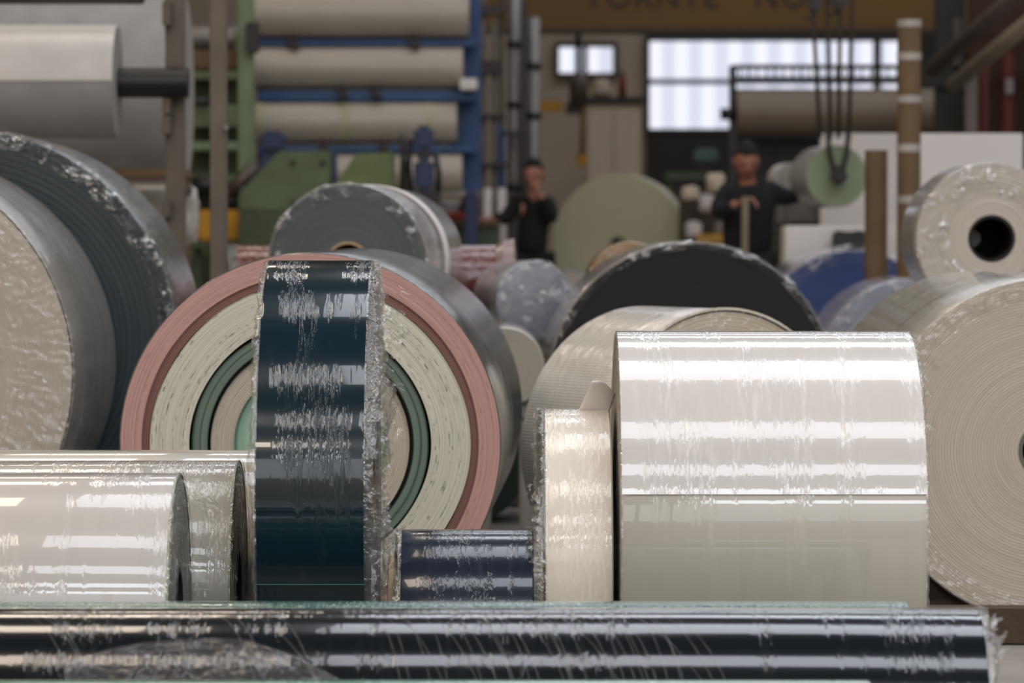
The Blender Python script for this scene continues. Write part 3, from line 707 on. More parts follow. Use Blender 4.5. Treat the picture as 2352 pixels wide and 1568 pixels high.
# ---------------------------------------------------------------- middle distance left: posts, covered rolls
def post(px0, px1, d, label, mat, depth=.09, top=3.4):
    t = thing('steel_post', label, 'post', (gx((px0 + px1) / 2, d), d, 0))
    box('upright', (gx(px0, d), d, 0), (gx(px1, d), d + depth, top), mat, t, .006)
    a, b2 = gx(px0, d) - .04, gx(px1, d) + .04
    box('base_plate', (a, d - .04, 0), (b2, d + depth + .04, .012), mat, t, .003)
    return t
M_POST = plain('grey_brown_paint', (104, 94, 82), .6)
pa = post(380, 424, 18.6, 'grey-brown steel post with clamps, left of the two slim posts at upper left', M_POST)
for y0, y1 in ((0, 60), (200, 265), (262, 310), (460, 500)):
    pbox('clamp', 372, y0, 392, y1, 18.5, .1, M_STEEL, pa)
pc = post(482, 520, 16.4, 'bare grey-brown steel post, right of the two slim posts at upper left', M_POST)
pbox('pin', 514, 286, 524, 300, 16.37, .03, M_ALU, pc)
M_PAPER = plain('white_cover', (214, 210, 206), .6, var=.06)
M_PAPERD = plain('grey_cover', (150, 148, 148), .6, var=.08)
def xroll(name, label, px0, px1, cyp, rpx, d, mat, emat, core=.05, cat='roll', group=None, flap=None, shaft=None):
    R = rpx * d / FPX; z = gz(cyp, d)
    t = thing(name, label, cat, (gx(px1, d), d, z - R), XR, group)
    L = gx(px1, d) - gx(px0, d)
    lathe('sheet_layers', [(R - .006, 0), (R, .006), (R, L - .006), (R - .006, L)], mat, t, R, 96)
    lathe('end_face', [(core, 0), (R * .6, -.001), (R - .006, 0)], emat, t, R, 64, vr=True)
    lathe('end_face', [(core, L), (R * .6, L + .001), (R - .006, L)], emat, t, R, 64, vr=True)
    lathe('core_tube', [(core, -.01), (core, L + .01), (core * .8, L + .01), (core * .8, -.01), (core, -.01)], M_CARD, t, R, 32)
    if flap: lathe('loose_sheet', [(R + .002, 0), (R + .007, 0), (R + .007, L), (R + .002, L)], flap[1], t, R, 48, a0=PI * .3, a1=flap[0])
    if shaft: lathe('shaft', [(.0005, -shaft[1]), (shaft[0], -shaft[1]), (shaft[0], .05), (.0005, .05)], M_BLACK, t, R, 32)
    return t
e_w = face('white_roll_end', (170, 166, 160), streak=40)
xroll('covered_roll', 'white-covered roll on a thick black shaft, upper left corner', -60, 272, 190, 128, 18.5, M_PAPERD, e_w, flap=(PI * 1.0, M_PAPER), shaft=(.073, .34))
xroll('covered_roll', 'large grey covered roll behind the black shaft at upper left', -60, 430, 205, 208, 20.8, M_PAPERD, e_w)
trestle('tan board trestle in front of the large grey covered roll at upper left', gx(250, 20), gx(432, 20), 20.0, 20.25, gz(388, 20), M_CARD)
tag(pbox('steel_beam', -60, -26, 330, 8, 18.2, .08, M_DARKST, None), 'black steel beam along the top left corner', 'beam')
# hanging white sacks
def sack(label, px0, py0, px1, py1, d, mat, name='plastic_sack', cat='sack', seed=0):
    a, b2 = P(px0, py0, d), P(px1, py1, d); c = (a + b2) / 2; sx, sz = abs(b2.x - a.x) / 2, abs(a.z - b2.z) / 2
    bm = bmesh.new(); bmesh.ops.create_icosphere(bm, subdivisions=4, radius=1)
    for v in bm.verts:
        n = mnoise.noise(v.co * 2.2 + Vector((seed, 0, 0))) * .22 + mnoise.noise(v.co * 6 + Vector((seed, 3, 0))) * .1
        s = 1 + n; sq = lambda q: math.copysign(abs(q) ** .6, q)
        v.co = Vector((sq(v.co.x) * sx * s, sq(v.co.y) * min(sx, sz) * s, sq(v.co.z) * sz * s))
    me = bpy.data.meshes.new(name); bm.to_mesh(me); bm.free()
    me.polygons.foreach_set('use_smooth', [True] * len(me.polygons))
    return tag(link(name, me, mat, None, c), label, cat)
M_SACK = plain('white_plastic', (176, 170, 160), .4, var=.15, coat=.4)
xroll('pale_roll', 'pale short roll below the tan board, behind the left slim post', 230, 436, 480, 58, 21.5, M_SACK, e_w)
trestle('dark trestle carrying the pale short roll at the left', gx(250, 21.5), gx(430, 21.5), 21.38, 21.62, gz(538, 21.5), M_DARKST)
sack('crumpled white sack hanging beside the left slim post', 405, 430, 456, 562, 18.92, M_SACK, seed=3)
pbox('sack_hook', 418, 424, 434, 444, 18.69, .25, M_STEEL, pa)

# ---------------------------------------------------------------- green machine frame behind the posts
dG = 27.0
tg_ = thing('green_machine', 'green machine frame with black rollers behind the two slim posts', 'machine', (gx(500, dG), dG, 0))
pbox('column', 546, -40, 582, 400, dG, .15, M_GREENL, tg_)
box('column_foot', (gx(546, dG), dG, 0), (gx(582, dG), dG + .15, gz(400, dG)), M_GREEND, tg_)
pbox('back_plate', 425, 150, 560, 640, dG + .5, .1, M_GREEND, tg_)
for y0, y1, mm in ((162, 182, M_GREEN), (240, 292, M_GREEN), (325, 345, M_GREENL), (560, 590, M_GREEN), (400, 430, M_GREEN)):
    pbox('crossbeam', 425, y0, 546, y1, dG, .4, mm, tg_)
for y0, x0, x1, r in ((234, 425, 482, 11), (462, 440, 582, 13), (440, 540, 575, 20), (425, 440, 500, 20)):
    tube('roller', [P(x0, y0, dG - .2), P(x1, y0, dG - .2)], r * dG / FPX, M_BLACK, tg_)
tube('roller_bracket', [P(520, 450, dG - .2), P(585, 385, dG - .2)], .05, M_STEEL, tg_)
for x0, y0, x1, y1 in ((565, 50, 592, 120),): pbox('bearing_housing', x0, y0, x1, y1, dG - .1, .2, M_DARKST, tg_)
pbox('floor_plinth', 425, 590, 560, 700, dG, .5, M_GREEND, tg_)
tag(pbox('yellow_crate', 455, 482, 548, 556, 26.3, .35, M_YEL, None, .02), 'bright yellow crate low behind the slim posts', 'crate')
b3 = thing('bench', 'dark green bench under the yellow crate', 'bench', (gx(500, 26.3), 26.3, 0))
pbox('bench_top', 440, 556, 560, 572, 26.25, .5, M_GREEND, b3)
for xx in (450, 550): box('leg', (gx(xx, 26.3) - .03, 26.4, 0), (gx(xx, 26.3) + .03, 26.46, gz(572, 26.3)), M_GREEND, b3)
xroll('silver_roll', 'small silvery roll on the tan shelf between the slim posts', 428, 545, 86, 28.5, dG + .45, M_ALU, e_w)
pbox('wooden_shelf', 300, 116, 560, 158, dG + .2, .5, M_CARD, tg_)

# rack of wide beige rolls in a blue frame
dB = 28.0
M_BEIGE = plain('beige_belt', (172, 164, 152), .42, var=.05, scale=2, coat=.15)
e_b = face('beige_roll_end', (160, 150, 134), streak=40)
fr = thing('blue_storage_frame', 'blue steel frame holding the wide beige rolls', 'rack', (gx(840, dB), dB, 0))
for y0, y1 in ((91, 106), (208, 232), (334, 350)):
    pbox('crossbar', 592, y0, 1095, y1, dB + .05, .25, M_BLUE, fr)
pbox('side_plate', 1036, -30, 1104, 438, dB + .37, .2, M_BLUE, fr)
box('side_leg', (gx(1066, dB), dB + .37, 0), (gx(1096, dB), dB + .57, gz(438, dB)), M_BLUED, fr)
pbox('side_plate', 590, -30, 604, 438, dB + .37, .2, M_BLUED, fr)
box('side_leg', (gx(590, dB), dB + .37, 0), (gx(604, dB), dB + .57, gz(438, dB)), M_BLUED, fr)
for x0, y0 in ((672, 98), (950, 98), (786, 214), (862, 214), (745, 342), (882, 342)):
    prism('clamp', [(x0 - 14, y0 - 10), (x0 + 6, y0 - 10), (x0 + 16, y0 + 12), (x0 - 4, y0 + 12)], dB - .02, .08, M_DARKST, fr)
for lab, x0, x1, cyp, r in (('wide beige roll at the very top of the blue frame, cut by the frame edge', 588, 1078, 30, 61), ('wide beige roll second from the top in the blue frame', 584, 1064, 155, 51), ('wide beige roll third from the top in the blue frame, yellow tape on it', 604, 1050, 281, 50), ('beige roll lowest in the blue frame, behind the blue motor column', 700, 1062, 395, 46)):
    o = xroll('wide_beige_roll', lab, x0, x1, cyp, r, dB + .15, M_BEIGE, e_b, group='wide beige rolls in the blue frame')
    if cyp == 281:
        R = r * (dB + .15) / FPX
        for q in (806, 1002, 612):
            yl = gx(1050, dB + .15) - gx(q, dB + .15)
            lathe('tape_band', [(R + .001, yl), (R + .003, yl), (R + .003, yl + .07), (R + .001, yl + .07)], plain('faded_tape', (174, 170, 140), .5), o, R, 64)
tag(pbox('white_block', 1056, 180, 1096, 206, dB - .1, .2, M_WHITEB, None), 'white block on the right side of the blue frame', 'block')

# green slanted guards in front
dM = 25.5
gm = thing('green_guard_machine', 'green machine with two slanted sheet guards below the beige rolls', 'machine', (gx(720, dM), dM, 0))
prism('slanted_guard', [(548, 445), (640, 347), (757, 345), (757, 484), (548, 484)], dM, .4, M_GREEN, gm, .01)
prism('slanted_guard', [(772, 418), (818, 352), (905, 350), (905, 440), (772, 440)], dM + .1, .3, plain('guard_green', (104, 118, 68), .5), gm, .01)
pbox('lower_body', 548, 484, 905, 640, dM, .6, M_GREEND, gm)
box('plinth', (gx(548, dM), dM, 0), (gx(905, dM), dM + .6, gz(640, dM)), M_GREEND, gm)
for x0, y0 in ((672, 373), (742, 373), (674, 466), (740, 466)):
    tube('bolt', [P(x0, y0, dM - .03), P(x0, y0, dM + .02)], .018, M_DARKST, gm, 10)
bl = thing('blue_motor_column', 'dark blue motor column with hoses rising right of the green guards', 'machine', (gx(972, dM), dM, 0))
pbox('motor_housing', 950, 288, 996, 345, dM - .1, .2, M_BLUED, bl, .03)
pbox('motor_neck', 955, 345, 992, 362, dM - .06, .14, M_DARKST, bl)
pbox('motor_body', 950, 362, 996, 440, dM - .1, .2, M_BLUED, bl, .03)
tube('hose', [P(944, 320, dM), P(938, 380, dM), P(944, 470, dM)], .02, M_BLACK, bl)
tube('hose', [P(1000, 350, dM), P(1008, 400, dM), P(1004, 470, dM)], .02, M_BLACK, bl)
tube('rod', [P(925, 310, dM), P(925, 470, dM)], .02, M_DARKST, bl)
box('foot', (gx(940, dM), dM - .1, 0), (gx(1010, dM), dM + .3, gz(440, dM)), M_DARKST, bl)
bl2 = thing('blue_gearbox', 'dark blue gearbox left of the green slanted guard', 'machine', (gx(620, dM + .7), dM + .7, 0))
pbox('gear_housing', 596, 300, 652, 350, dM + .7, .25, M_BLUED, bl2, .03)
prism('gear_arm', [(590, 400), (600, 350), (640, 350), (610, 400)], dM + .75, .15, M_BLUED, bl2)
pbox('blue_upright', 754, 345, 772, 440, dM + .7, .2, M_BLUED, bl2)
box('stand', (gx(596, dM), dM + .75, 0), (gx(640, dM), dM + .95, gz(400, dM + .7)), M_GREEND, bl2)
box('stand', (gx(752, dM), dM + .75, 0), (gx(770, dM), dM + .95, gz(440, dM + .7)), M_GREEND, bl2)

# pipe and profile rack right of the blue frame
dK = 31.7
pk = thing('profile_rack', 'rack of grey pipes and dark crossbars left of the person in black', 'rack', (gx(1150, dK), dK, 0))
for x0, x1, y0, mm in ((1104, 1118, -40, M_STEEL), (1128, 1142, 40, M_STEEL), (1146, 1156, -40, M_DARKST), (1196, 1210, 0, M_DARKST)):
    box('upright', (gx(x0, dK), dK, 0), (gx(x1, dK), dK + .06, gz(y0, dK)), mm, pk)
for x, y0, r in ((1181, -50, 15), (1226, 38, 15)):
    tube('pipe', [(gx(x, dK), dK + .15, 0), (gx(x, dK), dK + .15, gz(y0, dK))], r * dK / FPX, M_ALU, pk)
    for yj in ((100, 240, 430) if x == 1181 else (150, 265)):
        tube('collar', [(gx(x, dK), dK + .15, gz(yj - 8, dK)), (gx(x, dK), dK + .15, gz(yj + 8, dK))], (r + 3) * dK / FPX, M_DARKST, pk)
for x0, x1, y0, y1 in ((1085, 1160, 10, 34), (1072, 1150, 138, 172), (1080, 1160, 262, 274), (1072, 1166, 374, 386), (1150, 1200, 300, 312)):
    pbox('crossbar', x0, y0, x1, y1, dK - .1, .1, M_DARKST, pk)
tag(tube('blue_gas_bottle', [P(1148, 282, 32.3), P(1148, 296, 32.3), P(1148, 375, 32.3), (gx(1148, 32.3), 32.3, 0)], .045, plain('bright_blue', (74, 134, 200), .3), rr=[.015, .045, .045, .045]), 'bright blue bottle behind the grey pipes', 'bottle')
M_CLOTHW = plain('pale_cloth', (196, 188, 184), .8)
for x, lab in ((1120, 'pale upright tube left of the person in black'), (1152, 'pale upright tube nearest the person in black')):
    tag(tube('pale_tube', [(gx(x, 31.2), 31.2, 0), (gx(x, 31.2), 31.2, gz(432, 31.2))], .035, M_CLOTHW), lab, 'tube')
wb = thing('work_table', 'low table with cloths left of the person in black', 'table', (gx(1070, 28.8), 28.8, 0))
pbox('table_top', 985, 505, 1150, 520, 28.8, .6, M_CARD, wb)
for xx in (995, 1140): box('leg', (gx(xx, 28.6) - .03, 28.9, 0), (gx(xx, 28.6) + .03, 28.96, gz(520, 28.8)), M_STEEL, wb)
pbox('apron', 990, 520, 1145, 570, 28.85, .05, M_GREEND, wb)
sack('purple cloth heap on the low table near the person in black', 1060, 448, 1100, 505, 28.95, plain('purple_cloth', (96, 44, 78), .8), 'cloth_heap', 'cloth', 4)
sack('white cloth heap on the low table left of the purple cloth', 1000, 464, 1062, 500, 29.0, M_CLOTHW, 'cloth_heap', 'cloth', 6)
sack('red cloth strip under the white cloth heap', 1022, 488, 1072, 506, 28.87, plain('red_cloth', (168, 60, 44), .8), 'cloth_heap', 'cloth', 8)
pbox('shelf_board', 985, 438, 1098, 450, 29.25, .2, M_WHITEB, wb)
for xx in (990, 1092): box('shelf_leg', (gx(xx, 28.9), 29.3, gz(506, 28.8)), (gx(xx, 28.9) + .03, 29.33, gz(449, 29.25)), M_STEEL, wb)

# ---------------------------------------------------------------- centre and right background
cb = thing('tall_cabinet', 'tall pale beige cabinet against the far wall, red extinguisher on top', 'cabinet', (gx(1412, 45), 45, 0))
M_CAB = plain('beige_cabinet', (196, 180, 158), .7, var=.04)
box('body', (gx(1345, 45), 45, 0), (gx(1472, 45), 45.8, gz(238, 45)), M_CAB, cb, .02)
pbox('top_board', 1340, 222, 1478, 238, 44.95, .9, M_DARKP, cb)
for x0, x1 in ((1350, 1407), (1411, 1468)): box('door', (gx(x0, 45), 44.97, .2), (gx(x1, 45), 45, gz(250, 45)), M_CAB, cb)
ex = thing('fire_extinguisher', 'small dark red fire extinguisher on the beige cabinet', 'extinguisher', (gx(1430, 45), 45.2, gz(222, 45)))
z0 = gz(222, 45)
tube('cylinder', [(gx(1430, 45), 45.2, z0), (gx(1430, 45), 45.2, z0 + .22), (gx(1430, 45), 45.2, z0 + .27)], .045, plain('extinguisher_red', (120, 24, 26), .4), ex, rr=[.045, .045, .02])
box('handle', (gx(1430, 45) - .05, 45.18, z0 + .27), (gx(1430, 45) + .03, 45.22, z0 + .3), M_BLACK, ex)
sack('pale grey bundle on the beige cabinet beside the extinguisher', 1362, 182, 1402, 223, 45.2, M_CAB, 'bundle', 'bundle', 9)
hs = thing('chain_hoist', 'dark hoist with a yellow arm and hanging yellow pendant by the small windows', 'hoist', (gx(1330, 40), 40, gz(165, 40)))
tube('motor', [P(1308, 205, 40), P(1350, 205, 40)], .17, plain('hoist_brown', (84, 70, 56), .6), hs)
pbox('arm', 1238, 232, 1292, 256, 40, .15, M_YEL, hs)
pbox('hook_block', 1300, 236, 1340, 262, 40, .15, M_DARKST, hs)
tube('pendant_cable', [P(1338, 240, 40), P(1336, 355, 40)], .022, plain('amber_cable', (120, 88, 40), .6), hs)
pbox('pendant_control', 1324, 350, 1350, 382, 40, .08, M_YEL, hs, .02)
tube('suspension_rod', [P(1328, 190, 40), (gx(1328, 40), 40, CEIL)], .03, M_DARKST, hs)
# yellow crane beam with lettering
dC = 36.0
cr = thing('crane_beam', 'dark yellow overhead crane beam with black lettering along the top', 'crane', (gx(1700, dC), dC, gz(65, dC)))
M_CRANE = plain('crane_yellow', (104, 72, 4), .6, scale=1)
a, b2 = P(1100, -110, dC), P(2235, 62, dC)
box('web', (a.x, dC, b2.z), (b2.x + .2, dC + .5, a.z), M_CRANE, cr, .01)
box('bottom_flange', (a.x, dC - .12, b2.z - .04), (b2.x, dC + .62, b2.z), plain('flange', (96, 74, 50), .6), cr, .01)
prism('end_taper', [(2235, -110), (2300, -110), (2235, 62)], dC, .5, M_CRANE, cr)
for px in (1205, 2180): tube('hanger', [(gx(px, dC), dC + .25, a.z - .05), (gx(px, dC), dC + .25, CEIL)], .06, M_CRANE, cr)
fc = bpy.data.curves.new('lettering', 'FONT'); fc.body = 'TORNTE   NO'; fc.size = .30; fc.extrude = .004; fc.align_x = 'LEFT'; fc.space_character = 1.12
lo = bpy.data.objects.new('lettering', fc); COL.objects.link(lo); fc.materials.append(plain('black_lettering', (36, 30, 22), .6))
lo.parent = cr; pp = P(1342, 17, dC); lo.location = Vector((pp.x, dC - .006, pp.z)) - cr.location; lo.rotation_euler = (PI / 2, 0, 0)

# machine roll in front of the window
dm = 33.0
mr = thing('winding_machine', 'winding machine with a wide beige drum in front of the bright window', 'machine', (gx(1900, dm), dm, 0))
M_DRUM = plain('drum_beige', (120, 106, 90), .5, var=.05, scale=2)
a = P(1690, 258, dm); b2 = P(2172, 258, dm); Rm = 54 * dm / FPX
ob = lathe('drum', [(.02, 0), (Rm - .01, 0), (Rm, .01), (Rm, b2.x - a.x - .01), (Rm - .01, b2.x - a.x), (.02, b2.x - a.x)], M_DRUM, mr, 0, 96)
ob.location = Vector((b2.x, dm, a.z)) - mr.location; ob.rotation_euler = (0, 0, XR)
for y0 in (154, 181): pbox('rail', 1684, y0 - 6, 2150, y0 + 5, dm + .1, .05, M_DARKST, mr)
box('side_frame', (gx(1675, dm), dm - .1, 0), (gx(1690, dm), dm + .1, gz(150, dm)), M_DARKST, mr)
box('side_frame', (gx(2174, dm), dm - .1, 0), (gx(2196, dm), dm + .1, gz(150, dm)), M_DARKST, mr)
tube('shaft_knob', [P(1655, 262, dm - .1), P(1690, 262, dm - .1)], .05, M_BLACK, mr)
for i in range(22): tube('rail_post', [P(1700 + i * 20, 154, dm + .13), P(1700 + i * 20, 181, dm + .13)], .008, M_DARKST, mr, 6)
pbox('machine_body', 1692, 318, 1885, 470, dm + .3, .5, M_DARKP, mr, .03)
pbox('machine_body', 1885, 318, 2172, 620, dm + .5, .5, M_DARKP, mr, .03)
box('plinth', (gx(1692, dm), dm + .3, 0), (gx(2172, dm), dm + .9, gz(470, dm)), M_DARKST, mr, .02)
tube('blue_knob', [P(2170, 235, dm - .15), P(2170, 235, dm - .1)], .045, plain('blue_cap', (70, 84, 120), .5), mr)
# clutter on a bench under the window
cl = thing('green_bench', 'green work bench in the dark under the bright window', 'bench', (gx(1600, 34), 34, 0))
pbox('bench_top', 1530, 395, 1672, 414, 34, .6, M_GREEND, cl)
for xx in (1540, 1660): box('leg', (gx(xx, 34) - .04, 34.1, 0), (gx(xx, 34) + .04, 34.2, gz(414, 34)), M_GREEND, cl)
pbox('teal_control_box', 1596, 340, 1650, 372, 34, .3, plain('teal_grey', (84, 104, 92), .6), cl, .02); pbox('box_stem', 1618, 372, 1628, 396, 34.1, .05, M_DARKST, cl)
tb4 = thing('parts_table', 'low table of bundles between the green-grey disc and the person in navy', 'table', (gx(1620, 31), 31, 0))
pbox('table_top', 1575, 560, 1690, 572, 31, .6, M_STEEL, tb4)
for xx in (1585, 1680): box('leg', (gx(xx, 31) - .03, 31.1, 0), (gx(xx, 31) + .03, 31.16, gz(572, 31)), M_STEEL, tb4)
pbox('backboard', 1560, 430, 1690, 560, 31.6, .05, plain('brown_backboard', (74, 62, 50), .8), tb4)
tag(pbox('yellow_box', 1600, 538, 1678, 559, 31.05, .3, plain('dull_yellow', (176, 134, 44), .6), None, .01), 'dull yellow box between the green-grey disc and the person in navy', 'box')
for i, (x0, y0, x1, y1, mm, lb) in enumerate(((1566, 428, 1606, 460, M_CAB, 'beige bundle by the upper right rim of the green-grey disc'), (1606, 446, 1644, 486, M_CLOTHW, 'pale lilac-white bundle left of the person in navy'), (1622, 398, 1664, 440, M_CAB, 'beige bundle behind the shoulder of the person in navy'), (1574, 508, 1612, 548, M_CLOTHW, 'pale round bundle at the right rim of the green-grey disc'), (1640, 510, 1676, 542, plain('grey_cloth', (120, 108, 104), .8), 'grey bundle on the dull yellow box'))):
    sack(lb, x0, y0, x1, y1, 31.25, mm, 'bundle', 'bundle', i + 20)
# big green-grey disc roll
dD = 32.0; RD = 158 * dD / FPX
td = roll('disc_roll', 'large green-grey disc roll with a dark hub standing behind the person in black', gx(1422, dD), dD, RD, .22, math.radians(-14), plain('disc_side', (196, 186, 168), .5), [(.05, RD - .004, plain('disc_face', (176, 170, 142), .6, var=.05, scale=1.2), .1, .001)], .05, M_DARKST, base=gz(558, dD) - RD, seg=128, core_out=.08)
sd = thing('disc_stand', 'dark steel stand under the green-grey disc roll', 'stand', (gx(1422, dD), dD + .1, 0))
for sx in (-.35, .35): box('leg', (gx(1422, dD) + sx - .04, dD + .05, 0), (gx(1422, dD) + sx + .04, dD + .25, gz(558, dD) - RD + .11), M_DARKST, sd)
box('foot', (gx(1422, dD) - .4, dD, 0), (gx(1422, dD) + .4, dD + .3, .06), M_DARKST, sd)

# hanging green roll with slings
dH = 24.3
gr = thing('hanging_green_roll', 'mint green roll end hung from dark slings right of the person in navy', 'roll', P(1922, 405, dH), math.radians(8))
Rg = 71 * dH / FPX
lathe('green_end', [(.045, 0), (Rg * .5, -.001), (Rg, 0)], plain('mint_face', (132, 146, 116), .6, var=.04), gr, 0, 96)
lathe('roll_side', [(Rg, 0), (Rg + .002, .01), (Rg + .002, .5), (.05, .5)], wrap('mint_side', (168, 168, 164), .3, 2, 8, 20, .1, 1, big=.1), gr, 0, 96)
lathe('shaft', [(.0005, -.1), (.045, -.1), (.045, .6), (.0005, .6)], M_DARKST, gr, 0, 32)
sl = thing('crane_sling', 'dark hoist hooks and straps holding the hanging green roll', 'sling', P(1922, 20, dH))
M_SL = plain('dark_strap', (62, 54, 44), .7)
for xa, xb in ((1866, 1884), (1900, 1908), (1930, 1926), (1957, 1950)):
    tube('strap', [(gx(xa, dH), dH - .06, CEIL), P(xa, 10, dH - .06), P(xb, 318, dH - .06)], .014, M_SL, sl, 10)
for s in (-1, 1):
    tube('loop_strap', [P(1925 + 24 * s, 300, dH - .08), P(1925 + 20 * s, 350, dH - .08), P(1925 + 9 * s, 392, dH - .12), P(1925, 404, dH - .12)], .018, M_DARKST, sl, 10)
pbox('hub_block', 1910, 380, 1942, 424, dH - .2, .09, M_DARKST, sl, .03)
for x0, x1, y1 in ((1858, 1888, 30), (1908, 1948, 22)):
    pbox('hook_block', x0, -20, x1, y1, dH - .12, .12, M_DARKST, sl, .03)
    tube('hook', [P((x0 + x1) / 2, y1, dH - .06), P(x0 + 2, y1 + 12, dH - .06), P(x0 - 8, y1 + 8, dH - .06)], .012, M_DARKST, sl, 8)
# white round roll behind the navy sleeve and grey machine below
xr = roll('small_white_roll', 'small white-grey roll end behind the outstretched navy sleeve', gx(1817, 26.5), 26.5, 38 * 26.5 / FPX, .4, math.radians(4), M_CLOTHW, [(.02, 37 * 26.5 / FPX, face('small_white_face', (170, 164, 152), (110, 106, 98), streak=30), .03, .003)], .02, M_DARKST, base=gz(412, 26.5) - 38 * 26.5 / FPX, seg=64)
gy = thing('grey_cabinet', 'grey covered machine between the person in navy and the hanging green roll', 'machine', (gx(1835, 26.4), 26.4, 0))
pbox('cover', 1788, 412 + 38, 1890, 530, 26.4, .6, plain('grey_cover_cloth', (104, 100, 94), .7), gy, .06)
box('base', (gx(1792, 26.4), 26.45, 0), (gx(1886, 26.4), 26.95, gz(530, 26.4)), M_GREEND, gy, .02)
for x0 in (1905, 1960): pbox('white_part', x0 - 10, 470, x0 + 30, 500, 26.6, .3, M_CLOTHW, gy, .03)
pbox('side_wing', 1890, 500, 1990, 525, 26.5, .4, M_STEEL, gy)

# white boards, boxes, cardboard tubes
tag(box('white_board', (gx(1884, 25.8), 25.8, 0), (gx(2070, 25.8), 25.85, gz(306, 25.8)), M_WHITEB, None, .004), 'bright white panel behind the hanging green roll and short tube', 'panel')
tag(box('white_board', (gx(2113, 22.0), 22.0, 0), (gx(2349, 22.0), 22.06, gz(306, 22.0)), M_WHITEB, None, .004), 'tall white panel at the right edge behind the raised off-white roll', 'panel')
tag(box('white_box', (gx(1812, 22.6), 22.9, 0), (gx(2075, 22.6), 23.3, gz(518, 22.9)), M_WHITEB, None, .01), 'long white box behind the royal blue roll', 'box')
bb = tag(prism('black_cushion', [(1914, 532), (1924, 528), (1950, 534), (1978, 528), (1990, 532), (1990, 570), (1914, 570)], 22.75, .12, M_BLACK, None, .02), 'black folded piece hung on the front of the long white box', 'cover')
def ctube(label, px, py, d, rpx, tapes, name='cardboard_tube'):
    r = rpx * d / FPX; x = gx(px, d); zt = gz(py, d)
    t = thing(name, label, 'tube', (x, d, 0))
    lathe_o = lathe('tube_wall', [(r, 0), (r, zt), (r * .86, zt), (r * .86, 0), (r, 0)], M_CARD, t, 0, 48)
    lathe_o.rotation_euler = (PI / 2, 0, 0)
    for y0 in tapes:
        z = gz(y0, d); q = lathe('tape_band', [(r + .001, z - .02), (r + .003, z - .02), (r + .003, z + .02), (r + .001, z + .02)], plain('pale_tape', (168, 162, 154), .3), t, 0, 48); q.rotation_euler = (PI / 2, 0, 0)
ctube('tall cardboard tube with pale tape bands standing by the white panels', 2087, 46, 20.2, 27, (54, 130, 228, 340, 458))
ctube('shorter plain cardboard tube standing left of the tall taped tube', 2012, 345, 20.4, 26, ())
# orange-brown rack and slanted pipes at upper right
rk = thing('orange_rack', 'dark brown storage rack with orange-red uprights at the right edge', 'rack', (gx(2300, 30), 30, 0))
M_ORG = plain('orange_red', (92, 32, 12), .7); M_BRN = plain('brown_panel', (58, 36, 18), .8)
box('back_panel', (gx(2238, 30), 30.4, 0), (gx(2420, 30), 30.5, 3.2), M_BRN, rk)
for x0, x1 in ((2252, 2270), (2304, 2326), (2360, 2380)): box('upright', (gx(x0, 30), 30, 0), (gx(x1, 30), 30.1, gz(120, 30)), M_ORG, rk)
pbox('beam', 2240, 60, 2420, 80, 30.0, .1, M_BRN, rk)
pbox('tag', 2310, 180, 2328, 216, 29.95, .02, plain('pale_tag', (130, 120, 124), .6), rk)
box('grey_upright', (gx(2210, 30), 29.8, 0), (gx(2238, 30), 29.9, gz(160, 30)), plain('grey_paint', (110, 100, 94), .6), rk)
tag(tube('slanted_pipe', [P(2190, 195, 29.0), P(2400, 22, 26.5)], .058, plain('pipe_beige', (134, 122, 104), .5)), 'beige slanted pipe rising to the right edge, the lower of two', 'pipe')
tag(tube('slanted_pipe', [P(2140, 160, 30.0), P(2400, -70, 27.5)], .06, plain('pipe_brown', (92, 80, 72), .5)), 'dark brown slanted pipe at the upper right, the upper of two', 'pipe')
dkf = thing('dark_column', 'dark steel column with brackets right of the tall cardboard tube', 'column', (gx(2170, 31), 31, 0))
box('upright', (gx(2150, 31), 31, 0), (gx(2215, 31), 31.2, 3.3), M_DARKP, dkf)
pbox('bracket', 2118, 150, 2240, 200, 30.95, .1, M_DARKP, dkf)
pbox('brace', 2190, 40, 2212, 170, 30.95, .05, M_STEEL, dkf)

